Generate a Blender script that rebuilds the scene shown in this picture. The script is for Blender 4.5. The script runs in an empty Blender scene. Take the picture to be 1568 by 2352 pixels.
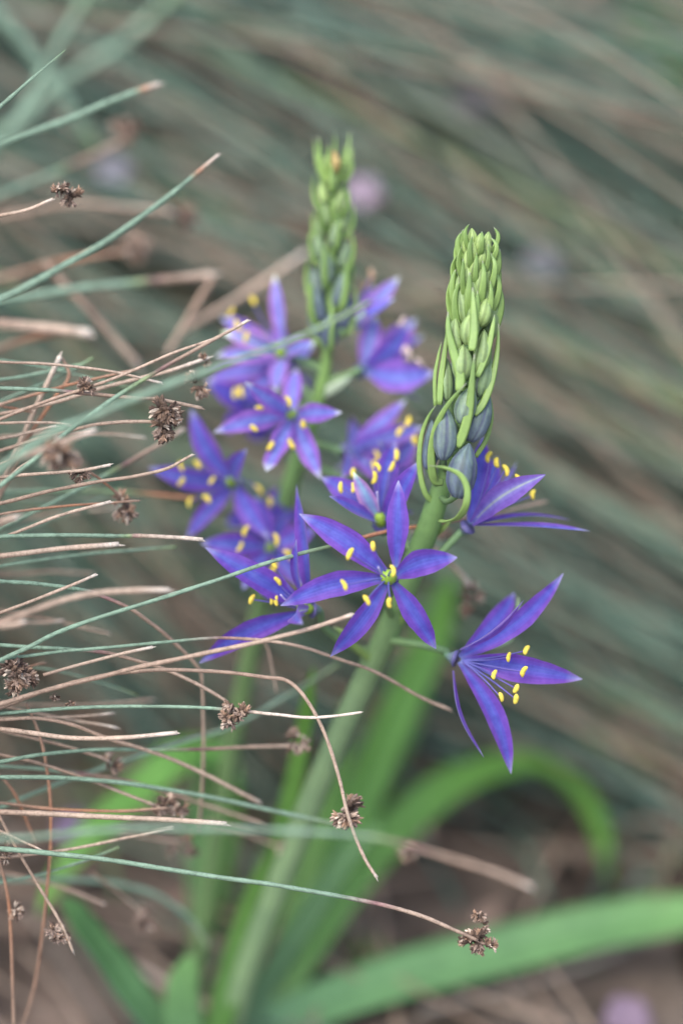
import bpy, math, random
import numpy as np
from mathutils import Vector

random.seed(11)
rng = np.random.default_rng(5)
scene = bpy.context.scene
C = scene.collection

# ------------------------------------------------------------------ camera, sky, sun, exposure
PITCH = math.radians(31)
FOCUS = 0.627                       # metres from the lens to the sharp flower
FWD = np.array([0, math.cos(PITCH), -math.sin(PITCH)])
UPV = np.array([0, math.sin(PITCH), math.cos(PITCH)])
RGT = np.array([1.0, 0, 0])
PX = 1e-4                           # one unit of the layout grid (1568 x 2352) at the focus distance, in metres
def cam_height():
    d = FOCUS + 0.10
    return d * math.sin(PITCH) + (2480 - 1176) * PX * d / FOCUS * math.cos(PITCH)
CAM = np.array([0, -FOCUS * math.cos(PITCH), cam_height()])

cam = bpy.data.cameras.new('camera')
cam.sensor_fit = 'VERTICAL'; cam.sensor_height = 22.5; cam.sensor_width = 15.0
cam.lens = 60.0 * 22.5 / (2 * 60.0 * (1176 * PX / FOCUS))
cam.clip_start = 0.01; cam.clip_end = 500
cam.dof.use_dof = True; cam.dof.focus_distance = FOCUS; cam.dof.aperture_fstop = 1.8
cam.dof.aperture_blades = 0
co = bpy.data.objects.new('camera', cam); C.objects.link(co)
co.location = CAM; co.rotation_euler = (math.pi / 2 - PITCH, 0, 0)
scene.camera = co

SUN_EL, SUN_AZ = math.radians(62), math.radians(215)      # azimuth clockwise from +Y
w = bpy.data.worlds.new('World'); scene.world = w; w.use_nodes = True
nt = w.node_tree; nt.nodes.clear()
sky = nt.nodes.new('ShaderNodeTexSky'); sky.sky_type = 'NISHITA'; sky.sun_disc = False
sky.sun_elevation = SUN_EL; sky.sun_rotation = SUN_AZ
sky.air_density = 1.0; sky.dust_density = 3.5; sky.ozone_density = 0.6
bg = nt.nodes.new('ShaderNodeBackground'); bg.inputs[1].default_value = 0.12
wo = nt.nodes.new('ShaderNodeOutputWorld')
nt.links.new(sky.outputs[0], bg.inputs[0]); nt.links.new(bg.outputs[0], wo.inputs[0])
sl = bpy.data.lights.new('sun', 'SUN'); sl.energy = 1.1; sl.angle = math.radians(50); sl.color = (1.0, 0.985, 0.96)
so = bpy.data.objects.new('sun', sl); C.objects.link(so)
sd = Vector((math.sin(SUN_AZ) * math.cos(SUN_EL), math.cos(SUN_AZ) * math.cos(SUN_EL), math.sin(SUN_EL)))
so.rotation_euler = (-sd).to_track_quat('-Z', 'Y').to_euler(); so.location = (0, 0, 3)
vs = scene.view_settings
vs.view_transform = 'Standard'; vs.look = 'None'; vs.gamma = 1; vs.use_curve_mapping = False
vs.exposure = 1.4
scene.render.engine = 'CYCLES'
scene.cycles.use_denoising = True
scene.cycles.max_bounces = 8; scene.cycles.transparent_max_bounces = 8

# ------------------------------------------------------------------ layout helpers
def P(u, v, dl=0.0):
    """layout grid + depth offset in cm behind the sharp plane -> world point"""
    d = FOCUS + dl / 100.0
    s = PX * d / FOCUS
    return CAM + FWD * d + RGT * ((u - 784) * s) + UPV * ((1176 - v) * s)
ZW = {'0': (0, 0, 1.0), '1': (604.1, 268.5, .4281), '2': (604.1, 1006.9, .5137), '3': (335.6, 604.1, .4281),
      '4': (0, 738.4, .3853), '5': (0, 1409.6, .5565), '6': (604.1, 1678.0, .6147)}
def Z(z, x, y):
    a, b, s = ZW[z]
    return (a + x * s, b + y * s)
def unit(a):
    a = np.asarray(a, float); n = np.linalg.norm(a)
    return a / n if n > 1e-12 else a
def camdepth(p):
    return float(np.dot(np.asarray(p) - CAM, FWD) - FOCUS) * 100
def topix(p):
    q = np.asarray(p) - CAM; d = np.dot(q, FWD); s = PX * d / FOCUS
    return 784 + np.dot(q, RGT) / s, 1176 - np.dot(q, UPV) / s, (d - FOCUS) * 100

def spline(pts, per=8):
    """centripetal-ish Catmull-Rom through points (any dimension)"""
    p = np.asarray(pts, float)
    if len(p) == 2:
        t = np.linspace(0, 1, per + 1)[:, None]
        return p[0] * (1 - t) + p[1] * t
    e = np.vstack([2 * p[0] - p[1], p, 2 * p[-1] - p[-2]])
    out = []
    for i in range(1, len(e) - 2):
        a, b, c, d = e[i - 1], e[i], e[i + 1], e[i + 2]
        for k in range(per):
            t = k / per
            out.append(.5 * ((2 * b) + (c - a) * t + (2 * a - 5 * b + 4 * c - d) * t * t + (3 * b - a - 3 * c + d) * t ** 3))
    out.append(p[-1])
    return np.array(out)

def frames(path, hint=None):
    """tangent, side, normal along a path"""
    n = len(path); T = np.gradient(path, axis=0)
    T /= np.maximum(np.linalg.norm(T, axis=1, keepdims=True), 1e-12)
    N = np.zeros_like(path); S = np.zeros_like(path)
    h = np.array([0, 0, 1.0]) if hint is None else unit(hint)
    if abs(np.dot(h, T[0])) > .95: h = np.array([.3, -.9, .2])
    prev = unit(h - T[0] * np.dot(h, T[0]))
    for i in range(n):
        if hint is not None:
            q = h - T[i] * np.dot(h, T[i])
            prev = unit(prev * .6 + unit(q)) if np.linalg.norm(q) > .15 else prev
        prev = unit(prev - T[i] * np.dot(prev, T[i]))
        N[i] = prev; S[i] = np.cross(T[i], prev)
    return T, S, N

class MB:
    """mesh builder: verts, faces, colours, uv"""
    def __init__(self): self.v = []; self.f = []; self.c = []; self.uv = []
    def add(self, v, f, c=None, uv=None):
        o = len(self.v); v = np.asarray(v)
        self.v.extend(map(tuple, v)); self.f.extend([tuple(i + o for i in q) for q in f])
        if c is None: c = (1, 1, 1)
        c = np.asarray(c, float)
        if c.ndim == 1: c = np.repeat(c[None], len(v), 0)
        self.c.extend(map(tuple, c))
        self.uv.extend(map(tuple, uv if uv is not None else np.zeros((len(v), 2))))
    def mesh(self, name, mat, smooth=True):
        m = bpy.data.meshes.new(name)
        m.from_pydata(self.v, [], self.f)
        a = m.color_attributes.new('Col', 'FLOAT_COLOR', 'POINT')
        cc = np.ones((len(self.v), 4), np.float32); cc[:, :3] = np.array(self.c, np.float32)
        a.data.foreach_set('color', cc.ravel())
        u = m.attributes.new('puv', 'FLOAT2', 'POINT')
        u.data.foreach_set('vector', np.array(self.uv, np.float32).ravel())
        if smooth: m.polygons.foreach_set('use_smooth', np.ones(len(m.polygons), bool))
        m.materials.append(mat); m.update()
        return m
    def obj(self, name, mat, parent=None, smooth=True):
        return link(name, self.mesh(name, mat, smooth), parent)

def link(name, mesh, parent=None):
    o = bpy.data.objects.new(name, mesh); C.objects.link(o)
    if parent is not None: o.parent = parent
    return o
def tag(o, label=None, cat=None, group=None, kind=None):
    if label: o['label'] = label
    if cat: o['category'] = cat
    if group: o['group'] = group
    if kind: o['kind'] = kind
    return o

def tube(mb, path, rad, col, n=8, cap=True, flat=1.0, hint=None):
    path = np.asarray(path); m = len(path)
    T, S, N = frames(path, hint)
    rad = np.broadcast_to(rad, (m,)); th = np.arange(n) / n * 2 * math.pi
    v = (path[:, None] + rad[:, None, None] * (np.cos(th)[None, :, None] * S[:, None] + flat * np.sin(th)[None, :, None] * N[:, None])).reshape(-1, 3)
    f = [(i * n + j, i * n + (j + 1) % n, (i + 1) * n + (j + 1) % n, (i + 1) * n + j) for i in range(m - 1) for j in range(n)]
    if cap: f += [tuple(range(n))[::-1], tuple((m - 1) * n + j for j in range(n))]
    col = np.asarray(col, float)
    cc = np.repeat(col, n, 0) if col.ndim == 2 else col
    uv = np.stack([np.tile(np.arange(n) / n, m), np.repeat(np.linspace(0, 1, m), n)], 1)
    mb.add(v, f, cc, uv)

def strap(mb, path, width, thick, col, hint, chan=.15, twist=0.0, nx=6):
    """closed strap (leaf, bract): crescent section; width is an array along the path"""
    path = np.asarray(path); m = len(path)
    T, S, N = frames(path, hint)
    if np.ndim(twist) or twist:
        tw = np.linspace(0, 1, m) * twist if not np.ndim(twist) else np.interp(np.linspace(0, 1, m), np.linspace(0, 1, len(twist)), twist)
        c, s = np.cos(tw)[:, None], np.sin(tw)[:, None]
        S, N = S * c + N * s, N * c - S * s
    x = np.linspace(-1, 1, nx + 1)
    top = np.stack([x, chan * (x ** 2)], 1); bot = np.stack([x[::-1], chan * (x[::-1] ** 2)], 1)
    edge = np.sqrt(np.maximum(0, 1 - np.abs(x) ** 3))
    ring = []
    for k, (a, b) in enumerate(top): ring.append((a, b, .5 * edge[k]))
    for k, (a, b) in enumerate(bot[1:-1]): ring.append((a, b, -.5 * edge[::-1][k + 1]))
    R = np.array(ring); n = len(R)
    hw = np.asarray(width) / 2
    v = (path[:, None] + S[:, None] * (hw[:, None, None] * R[None, :, 0:1]) + N[:, None] * (hw[:, None, None] * R[None, :, 1:2])
         + N[:, None] * (R[None, :, 2:3] * np.minimum(thick, hw * .9)[:, None, None])).reshape(-1, 3)
    f = [(i * n + j, i * n + (j + 1) % n, (i + 1) * n + (j + 1) % n, (i + 1) * n + j) for i in range(m - 1) for j in range(n)]
    f += [tuple(range(n))[::-1], tuple((m - 1) * n + j for j in range(n))]
    col = np.asarray(col, float)
    cc = np.repeat(col, n, 0) if col.ndim == 2 else col
    uv = np.stack([np.tile(R[:, 0], m), np.repeat(np.linspace(0, 1, m), n)], 1)
    mb.add(v, f, cc, uv)

# ------------------------------------------------------------------ materials
def newmat(name):
    m = bpy.data.materials.new(name); m.use_nodes = True
    t = m.node_tree; t.nodes.clear()
    out = t.nodes.new('ShaderNodeOutputMaterial'); b = t.nodes.new('ShaderNodeBsdfPrincipled')
    t.links.new(b.outputs[0], out.inputs[0])
    return m, t, b, out
def node(t, kind, **kw):
    n = t.nodes.new(kind)
    for k, v in kw.items(): setattr(n, k, v)
    return n
def ramp(t, fac, stops):
    r = t.nodes.new('ShaderNodeValToRGB')
    while len(r.color_ramp.elements) < len(stops): r.color_ramp.elements.new(.5)
    for e, (p, c) in zip(r.color_ramp.elements, stops): e.position = p; e.color = (*c, 1)
    t.links.new(fac, r.inputs[0]); return r
def mixc(t, fac, a, b, mode='MIX'):
    m = node(t, 'ShaderNodeMix', data_type='RGBA', blend_type=mode)
    if isinstance(fac, (int, float)): m.inputs[0].default_value = fac
    else: t.links.new(fac, m.inputs[0])
    for i, x in ((6, a), (7, b)):
        if isinstance(x, tuple): m.inputs[i].default_value = (*x, 1)
        else: t.links.new(x, m.inputs[i])
    return m.outputs[2]
def noise(t, scale, detail=3, vec=None, rough=.55):
    n = node(t, 'ShaderNodeTexNoise'); n.inputs['Scale'].default_value = scale
    n.inputs['Detail'].default_value = detail; n.inputs['Roughness'].default_value = rough
    if vec is not None: t.links.new(vec, n.inputs['Vector'])
    return n
def math_(t, op, a, b=None):
    n = node(t, 'ShaderNodeMath', operation=op)
    for i, x in enumerate((a, b)):
        if x is None: continue
        if isinstance(x, (int, float)): n.inputs[i].default_value = x
        else: t.links.new(x, n.inputs[i])
    return n.outputs[0]
def add_translucent(t, b, out, col, amount):
    tr = node(t, 'ShaderNodeBsdfTranslucent'); mx = node(t, 'ShaderNodeMixShader')
    mx.inputs[0].default_value = amount
    if isinstance(col, tuple): tr.inputs[0].default_value = (*col, 1)
    else: t.links.new(col, tr.inputs[0])
    t.links.new(b.outputs[0], mx.inputs[1]); t.links.new(tr.outputs[0], mx.inputs[2]); t.links.new(mx.outputs[0], out.inputs[0])

def col_mat(name, rough=.6, spec=.3, speck=.35, nscale=900, transl=0.0, stripes=0, bump=0.0):
    """colour attribute broken up by fine noise, with optional fine veins along the piece"""
    m, t, b, out = newmat(name)
    a = node(t, 'ShaderNodeVertexColor', layer_name='Col')
    geo = node(t, 'ShaderNodeNewGeometry')
    n = noise(t, nscale, 4, geo.outputs['Position'], .65)
    r = ramp(t, n.outputs[0], [(.3, (1 - speck,) * 3), (.52, (1, 1, 1)), (.75, (1 + speck * .45,) * 3)])
    col = mixc(t, 1.0, a.outputs[0], r.outputs[0], 'MULTIPLY')
    n2 = noise(t, nscale * .13, 2, geo.outputs['Position'])
    r2 = ramp(t, n2.outputs[0], [(.3, (.82, .84, .86)), (.7, (1.14, 1.12, 1.08))])
    col = mixc(t, 1.0, col, r2.outputs[0], 'MULTIPLY')
    if stripes:
        pu = node(t, 'ShaderNodeAttribute', attribute_name='puv')
        sx = node(t, 'ShaderNodeSeparateXYZ'); t.links.new(pu.outputs['Vector'], sx.inputs[0])
        s = math_(t, 'SINE', math_(t, 'MULTIPLY', sx.outputs[0], float(stripes)))
        f = math_(t, 'MULTIPLY_ADD', s, .5); f.node.inputs[2].default_value = .5
        col = mixc(t, f, col, mixc(t, 1.0, col, (.78, .84, .8), 'MULTIPLY'))
    t.links.new(col, b.inputs['Base Color'])
    b.inputs['Roughness'].default_value = rough; b.inputs['Specular IOR Level'].default_value = spec
    if bump:
        bp = node(t, 'ShaderNodeBump'); bp.inputs['Strength'].default_value = bump; bp.inputs['Distance'].default_value = .0004
        t.links.new(n.outputs[0], bp.inputs['Height']); t.links.new(bp.outputs[0], b.inputs['Normal'])
    if transl: add_translucent(t, b, out, col, transl)
    return m

def rush_mat():
    m, t, b, out = newmat('rush_skin')
    a = node(t, 'ShaderNodeVertexColor', layer_name='Col'); geo = node(t, 'ShaderNodeNewGeometry')
    pu = node(t, 'ShaderNodeAttribute', attribute_name='puv'); oi = node(t, 'ShaderNodeObjectInfo')
    sx = node(t, 'ShaderNodeSeparateXYZ'); t.links.new(pu.outputs['Vector'], sx.inputs[0])
    cb = node(t, 'ShaderNodeCombineXYZ')
    t.links.new(math_(t, 'MULTIPLY', math_(t, 'ABSOLUTE', math_(t, 'SUBTRACT', sx.outputs[0], .5)), 9.0), cb.inputs[0])
    t.links.new(math_(t, 'MULTIPLY', sx.outputs[1], 70.0), cb.inputs[1]); t.links.new(math_(t, 'MULTIPLY', oi.outputs['Random'], 50.0), cb.inputs[2])
    n1 = noise(t, 1.0, 4, cb.outputs[0], .7)                       # streaks along the culm
    n2 = noise(t, 2200, 3, geo.outputs['Position'], .7)            # pinhead specks
    r1 = ramp(t, n1.outputs[0], [(.32, (.62, .60, .58)), (.5, (1, 1, 1)), (.7, (1.22, 1.2, 1.17))])
    r2 = ramp(t, n2.outputs[0], [(.33, (.62, .58, .56)), (.45, (1, 1, 1)), (.7, (1.12, 1.12, 1.1))])
    col = mixc(t, 1.0, mixc(t, 1.0, a.outputs[0], r1.outputs[0], 'MULTIPLY'), r2.outputs[0], 'MULTIPLY')
    t.links.new(col, b.inputs['Base Color']); b.inputs['Roughness'].default_value = .6; b.inputs['Specular IOR Level'].default_value = .28
    bp = node(t, 'ShaderNodeBump'); bp.inputs['Strength'].default_value = .15; bp.inputs['Distance'].default_value = .0003
    t.links.new(n1.outputs[0], bp.inputs['Height']); t.links.new(bp.outputs[0], b.inputs['Normal'])
    return m
M_RUSH = rush_mat()
M_SEED = col_mat('dry_seed', .8, .15, .5, 1800)
M_GREEN = col_mat('plant_green', .45, .4, .12, 700, 0, 0)
M_LEAF = col_mat('camas_leaf', .42, .4, .2, 300, .3, 22)
M_BUD = col_mat('bud_skin', .5, .3, .15, 1200)
M_ANTHER = col_mat('pollen_yellow', .9, .1, .3, 6000, 0, 0, .6)
M_FIL = col_mat('filament_lilac', .5, .3, .1, 900, .3)
M_LITTER = col_mat('dead_leaf', .8, .15, .4, 250, .1)
M_PINK = col_mat('pink_petal', .6, .2, .1, 300, .3)

def petal_mat():
    m, t, b, out = newmat('camas_petal')
    pu = node(t, 'ShaderNodeAttribute', attribute_name='puv')
    sx = node(t, 'ShaderNodeSeparateXYZ'); t.links.new(pu.outputs['Vector'], sx.inputs[0])
    ax = math_(t, 'ABSOLUTE', sx.outputs[0])
    oi = node(t, 'ShaderNodeObjectInfo')
    cb = node(t, 'ShaderNodeCombineXYZ')
    t.links.new(math_(t, 'MULTIPLY', sx.outputs[0], 7.0), cb.inputs[0]); t.links.new(math_(t, 'MULTIPLY', sx.outputs[1], 1.6), cb.inputs[1])
    t.links.new(math_(t, 'MULTIPLY', oi.outputs['Random'], 37.0), cb.inputs[2])
    nz = noise(t, 1.0, 3, cb.outputs[0])
    e = math_(t, 'ADD', ax, math_(t, 'MULTIPLY', math_(t, 'SUBTRACT', nz.outputs[0], .5), .9))
    across = ramp(t, e, [(0.0, (.110, .135, .60)), (.3, (.120, .100, .57)), (.62, (.170, .072, .50)), (1.0, (.200, .078, .49))])
    # fine darker veins
    vn = math_(t, 'SINE', math_(t, 'MULTIPLY', math_(t, 'ADD', sx.outputs[0], math_(t, 'MULTIPLY', nz.outputs[0], .16)), 24.0))
    vf = math_(t, 'MULTIPLY', math_(t, 'POWER', math_(t, 'MAXIMUM', vn, 0.0), 4.0), .16)
    col = mixc(t, vf, across.outputs[0], (.06, .035, .34))
    tip = ramp(t, sx.outputs[1], [(0.0, (1, 1, 1)), (.045, (.35, .35, .35)), (.16, (0, 0, 0)), (1, (0, 0, 0))])
    col = mixc(t, math_(t, 'MULTIPLY', tip.outputs[0], .75), col, (.24, .34, .62))
    tip2 = ramp(t, sx.outputs[1], [(.86, (0, 0, 0)), (1.0, (1, 1, 1))])
    col = mixc(t, math_(t, 'MULTIPLY', tip2.outputs[0], .7), col, (.5, .5, .75))
    a = node(t, 'ShaderNodeVertexColor', layer_name='Col')
    rv = ramp(t, oi.outputs['Random'], [(0, (.86, .88, .92)), (1, (1.12, 1.08, 1.04))])
    col = mixc(t, 1.0, col, rv.outputs[0], 'MULTIPLY')
    # pale back of the petal with its green midrib
    geo = node(t, 'ShaderNodeNewGeometry')
    mid = ramp(t, ax, [(0.0, (.42, .50, .48)), (.16, (.25, .22, .60)), (.5, (.20, .12, .52)), (1, (.23, .12, .5))])
    col = mixc(t, geo.outputs['Backfacing'], col, mid.outputs[0])
    col = mixc(t, 1.0, col, a.outputs[0], 'MULTIPLY')
    nb = noise(t, 420, 4, geo.outputs['Position'], .6)
    rb_ = ramp(t, nb.outputs[0], [(.3, (.80, .74, .84)), (.5, (1, 1, 1)), (.72, (1.28, 1.30, 1.12))])
    col = mixc(t, 1.0, col, rb_.outputs[0], 'MULTIPLY')
    nd = noise(t, 5200, 2, geo.outputs['Position'], .5)
    dust = ramp(t, nd.outputs[0], [(.70, (0, 0, 0)), (.78, (1, 1, 1))])
    col = mixc(t, math_(t, 'MULTIPLY', dust.outputs[0], .3), col, (.62, .6, .72))
    t.links.new(col, b.inputs['Base Color'])
    b.inputs['Roughness'].default_value = .5; b.inputs['Specular IOR Level'].default_value = .35
    b.inputs['Sheen Weight'].default_value = .25; b.inputs['Sheen Tint'].default_value = (.7, .7, 1, 1)
    bp = node(t, 'ShaderNodeBump'); bp.inputs['Strength'].default_value = .14; bp.inputs['Distance'].default_value = .0003
    t.links.new(vn, bp.inputs['Height']); t.links.new(bp.outputs[0], b.inputs['Normal'])
    add_translucent(t, b, out, col, .45)
    return m
M_PETAL = petal_mat()

def ground_mat():
    m, t, b, out = newmat('soil')
    g = node(t, 'ShaderNodeNewGeometry')
    n = noise(t, 38, 8, g.outputs['Position'], .65)
    r = ramp(t, n.outputs[0], [(.28, (.02, .017, .014)), (.45, (.085, .066, .053)), (.6, (.20, .155, .125)), (.75, (.32, .25, .205))])
    n2 = noise(t, 7, 4, g.outputs['Position'])
    r2 = ramp(t, n2.outputs[0], [(.35, (.7, .75, .75)), (.65, (1.2, 1.1, 1.05))])
    t.links.new(mixc(t, 1.0, r.outputs[0], r2.outputs[0], 'MULTIPLY'), b.inputs['Base Color'])
    b.inputs['Roughness'].default_value = .95
    bp = node(t, 'ShaderNodeBump'); bp.inputs['Strength'].default_value = .8; bp.inputs['Distance'].default_value = .01
    t.links.new(n.outputs[0], bp.inputs['Height']); t.links.new(bp.outputs[0], b.inputs['Normal'])
    return m

# ------------------------------------------------------------------ the ground, one sheet to the horizon
def build_ground():
    m = MB()
    ax = np.concatenate([[-120, -30, -8, -4], np.linspace(-2.2, 2.2, 90), [4, 8, 30, 120]])
    X, Y = np.meshgrid(ax, ax + .6)
    Hh = .006 * np.sin(X * 17 + 1) * np.cos(Y * 13) + .005 * np.sin(X * 41 + Y * 29) + .004 * rng.standard_normal(X.shape)
    Hh = np.where((abs(X) < 2.3) & (abs(Y - .6) < 2.3), Hh - .006, -.006)
    n = len(ax)
    v = np.stack([X, Y, Hh], -1).reshape(-1, 3)
    f = [(i * n + j, i * n + j + 1, (i + 1) * n + j + 1, (i + 1) * n + j) for i in range(n - 1) for j in range(n - 1)]
    m.add(v, f)
    tag(m.obj('ground', ground_mat()), kind='structure')
build_ground()

# ------------------------------------------------------------------ colours
GREEN = np.array([.175, .265, .195]); GREEN2 = np.array([.18, .25, .125]); TEAL = np.array([.090, .155, .125])
BROWN = np.array([.285, .205, .155]); TAN = np.array([.385, .295, .23]); PALE = np.array([.53, .465, .40]); RUST = np.array([.27, .13, .075]); DARK = np.array([.15, .085, .085])
def ckeys(keys, s):
    ks = [k for k, _ in keys]; cs = np.array([c for _, c in keys])
    return np.stack([np.interp(s, ks, cs[:, i]) for i in range(3)], 1)
SCHEMES = {
    'green':  [(0, GREEN), (.8, GREEN), (1, GREEN2)],
    'greentip': [(0, GREEN), (.84, GREEN), (.88, RUST * 1.3), (.92, TAN), (1, PALE)],
    'gb':     [(0, GREEN), (.5, GREEN), (.58, GREEN2), (.64, DARK), (.72, BROWN), (.95, TAN), (1, PALE)],
    'gb3':    [(0, GREEN), (.25, GREEN), (.34, DARK * 1.3), (.42, BROWN), (1, TAN)],
    'brown':  [(0, BROWN), (.4, BROWN * 1.1), (.8, TAN), (.97, TAN), (1, PALE)],
    'tan':    [(0, BROWN), (.3, TAN), (.8, TAN * 1.1), (.95, PALE), (1, PALE * 1.1)],
    'rust':   [(0, BROWN), (.5, RUST * 1.25), (1, BROWN)],
}

# ------------------------------------------------------------------ spikelets and seed heads
def spikelet_mesh(k):
    r_ = random.Random(k); mb = MB()
    L = .0026; n = 5
    zs = [0, .18, .45, .72, .9, 1.0]; rs = [.25, .8, 1.0, .85, .45, .12]
    bend = r_.uniform(-.25, .25)
    path = np.array([[bend * L * z * z, 0, L * z] for z in zs])
    base = np.array([[.235, .17, .135], [.14, .095, .07], [.33, .25, .20], [.085, .06, .048], [.26, .17, .12], [.40, .33, .27], [.19, .14, .115], [.11, .075, .06]][k])
    col = np.array([base * (.7 + .6 * z) for z in zs])
    tube(mb, path, np.array(rs) * .00052, col, n)
    for q in range(2):                                     # ragged bristle scales at the tip
        a = r_.uniform(0, 6.28)
        p0 = np.array([math.cos(a) * .0004, math.sin(a) * .0004, L * .55]); p1 = p0 + np.array([math.cos(a) * .0007, math.sin(a) * .0007, L * .42])
        tube(mb, np.array([p0, (p0 + p1) / 2 + [0, 0, .0001], p1]), np.array([.00022, .0002, .00004]), np.array([base * 1.3, base * 1.5, base * 1.8]), 4)
    return mb
SPK_MB = [spikelet_mesh(i) for i in range(8)]
SPK = [m.mesh('spikelet', M_SEED, False) for m in SPK_MB]
def rot_to(d):
    return Vector(d).to_track_quat('Z', 'Y')
def seed_head(parent, centre, rad, detail, seed, name='seed_head'):
    """lumpy cluster of spikelets: a few sub-clusters round the culm"""
    r_ = random.Random(seed); mb = MB()
    nc = 3 if rad < .003 else 5
    cl = []
    for i in range(nc):
        d = unit([r_.gauss(0, 1), r_.gauss(0, 1), r_.gauss(-.25, 1)])
        cl.append((np.asarray(centre) + d * rad * r_.uniform(.3, .62), rad * r_.uniform(.34, .55)))
    for c, r in cl:
        pth = np.array([c + np.array([0, 0, -r * .6]), c, c + np.array([0, 0, r * .6])])
        tube(mb, pth, np.array([r * .3, r * .55, r * .3]), np.array([.09, .062, .048]), 6)
    sp = []
    for c, r in cl:
        for k in range(int((11 if detail else 12) * (r / rad) / .45)):
            d = unit([r_.gauss(0, 1), r_.gauss(0, 1), r_.gauss(0, 1)])
            if np.dot(d, unit(c - centre)) < -.55: d = -d
            sp.append((c + d * r * .22, unit(d + .35 * unit(c - centre)), r_.uniform(.75, 1.25) * min(1.15, rad / .0036), r_.randrange(8)))
    if detail:
        h = mb.obj(name, M_SEED, parent)
        for p, d, s, k in sp:
            o = link('spikelet', SPK[k], h); o.location = p; o.rotation_mode = 'QUATERNION'
            o.rotation_quaternion = rot_to(d) ; o.scale = (s * 1.15, s * 1.15, s)
    else:
        for p, d, s, k in sp:
            R = np.array(rot_to(d).to_matrix()); src = SPK_MB[k]
            mb.add(np.array(src.v) * s @ R.T + p, src.f, np.array(src.c))
        h = mb.obj(name, M_SEED, parent, False)
        h['kind'] = 'stuff'
    return h

# ------------------------------------------------------------------ rush stems of the near tussock
CROWN = np.array([-.33, .06, 0.0])
def rush(z, pts, dz, w, scheme, label, heads=(), group=None, ext=True, seed=None, per=9, basept=None, keys=None):
    """pts in layout window z from the crown side to the tip; dz = depth (cm) at start, (middle,) end; w = widths in layout units"""
    global _rs
    _rs += 1
    r_ = random.Random(seed if seed is not None else 1000 + _rs)
    uv = np.array([Z(z, a, b) if len(q) == 0 else Z(q[0], a, b) for a, b, *q in pts])
    L = np.concatenate([[0], np.cumsum(np.linalg.norm(np.diff(uv, axis=0), axis=1))]); L /= L[-1]
    dep = np.interp(L, np.linspace(0, 1, len(dz)), dz)
    ctl = [P(a, b, d) for (a, b), d in zip(uv, dep)]
    vis = spline(ctl, per)
    s_vis = np.linspace(0, 1, len(vis))
    k0 = 0
    path = vis; sv = s_vis
    if ext:
        p0 = vis[0]; dirn = unit(vis[0] - vis[3])
        base = np.array([CROWN[0] + r_.gauss(0, .035), CROWN[1] + r_.gauss(0, .05), -.004]) if basept is None else np.array(basept)
        dist = np.linalg.norm(base - p0)
        dirn = unit(dirn + np.array([0, 0, .12]))
        c1 = p0 + dirn * dist * .45; c1[2] = max(c1[2], .02)
        c2 = base + np.array([.02, 0, max(.04, .55 * max(p0[2], .05))])
        t = np.linspace(0, 1, 16)[1:, None]
        e = (1 - t) ** 3 * p0 + 3 * (1 - t) ** 2 * t * c1 + 3 * (1 - t) * t * t * c2 + t ** 3 * base
        path = np.vstack([e[::-1], vis]); sv = np.concatenate([np.zeros(len(e)), s_vis])
    jit = np.array([r_.gauss(0, 1) for _ in range(len(path))])
    ii = np.arange(len(path)); a1, a2 = r_.uniform(0, 6.28), r_.uniform(0, 6.28)
    path = path + np.outer(np.sin(ii * .21 + a1) * .00013 + np.sin(ii * .6 + a2) * .00003, UPV) + np.outer(np.sin(ii * .17 + a2) * .0003, FWD)
    col = ckeys(keys or SCHEMES[scheme], sv) * (1 + .07 * jit[:, None])
    col = np.clip(col * r_.uniform(.9, 1.1), .01, .9)
    dpt = np.array([(camdepth(p) / 100 + FOCUS) / FOCUS for p in path])
    rad = np.interp(sv, [0, .85, 1], [w[0], w[0] * .35 + w[1] * .65, w[1]]) * .9 * PX / 2 * dpt * (1 + .035 * jit)
    mb = MB()
    tube(mb, path, rad, col, 8)
    # torn splinter at the broken end
    T = unit(path[-1] - path[-3]); side = unit(np.cross(T, [r_.gauss(0, 1), r_.gauss(0, 1), 1]))
    if scheme != 'green':
        q0 = path[-1] - T * rad[-1] * 2 + side * rad[-1] * .45
        tube(mb, np.array([q0, q0 + T * rad[-1] * 2.4, q0 + T * rad[-1] * r_.uniform(3, 5) + side * rad[-1] * .3]), np.array([rad[-1] * .6, rad[-1] * .42, rad[-1] * .08]), col[-1] * 1.05, 5)
    o = mb.obj('rush_stem', M_RUSH)
    tag(o, label, 'rush', group)
    for i, hd in enumerate(heads):
        hu, hv, hd_, hr, det = hd[:5]
        q = Z(z if len(hd) < 6 else hd[5], hu, hv)
        seed_head(o, P(q[0], q[1], hd_), hr * PX, det, 7 * _rs + i)
    return o
_rs = 0
# upper edge
rush('0', [(0, 690), (130, 622), (260, 545), (400, 440), (502, 355)], (-2.4, -1.6), (21, 9), 'greentip', 'thick green rush stem rising to a pale dried tip above the seed heads')
rush('0', [(0, 245), (60, 195), (150, 116)], (.3, .3), (13, 3), 'green', 'short sharp-pointed green rush tip standing clear of the tussock top')
rush('0', [(0, 326), (150, 277), (260, 232), (366, 193)], (3.5, 4), (19, 16), 'greentip', 'soft green rush stem ending in a blunt beige tip below the pointed tip')
rush('0', [(-40, 350), (40, 285), (140, 190), (290, 95), (450, -60)], (-9, -11), (34, 26), 'green', 'wide out-of-focus green rush stem sweeping up steeply in front of the tussock', group='hazy rushes in front')
rush('0', [(-60, 420), (50, 260), (130, 110), (230, -60)], (-8, -9), (26, 18), 'green', 'narrow out-of-focus green rush stem crossing the wide hazy one', group='hazy rushes in front')
rush('0', [(-40, 0), (50, 90), (150, 230), (220, 340)], (11, 13), (40, 30), 'green', 'hazy blue-green rush stem slanting down from the top corner of the tussock', ext=False)
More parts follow.
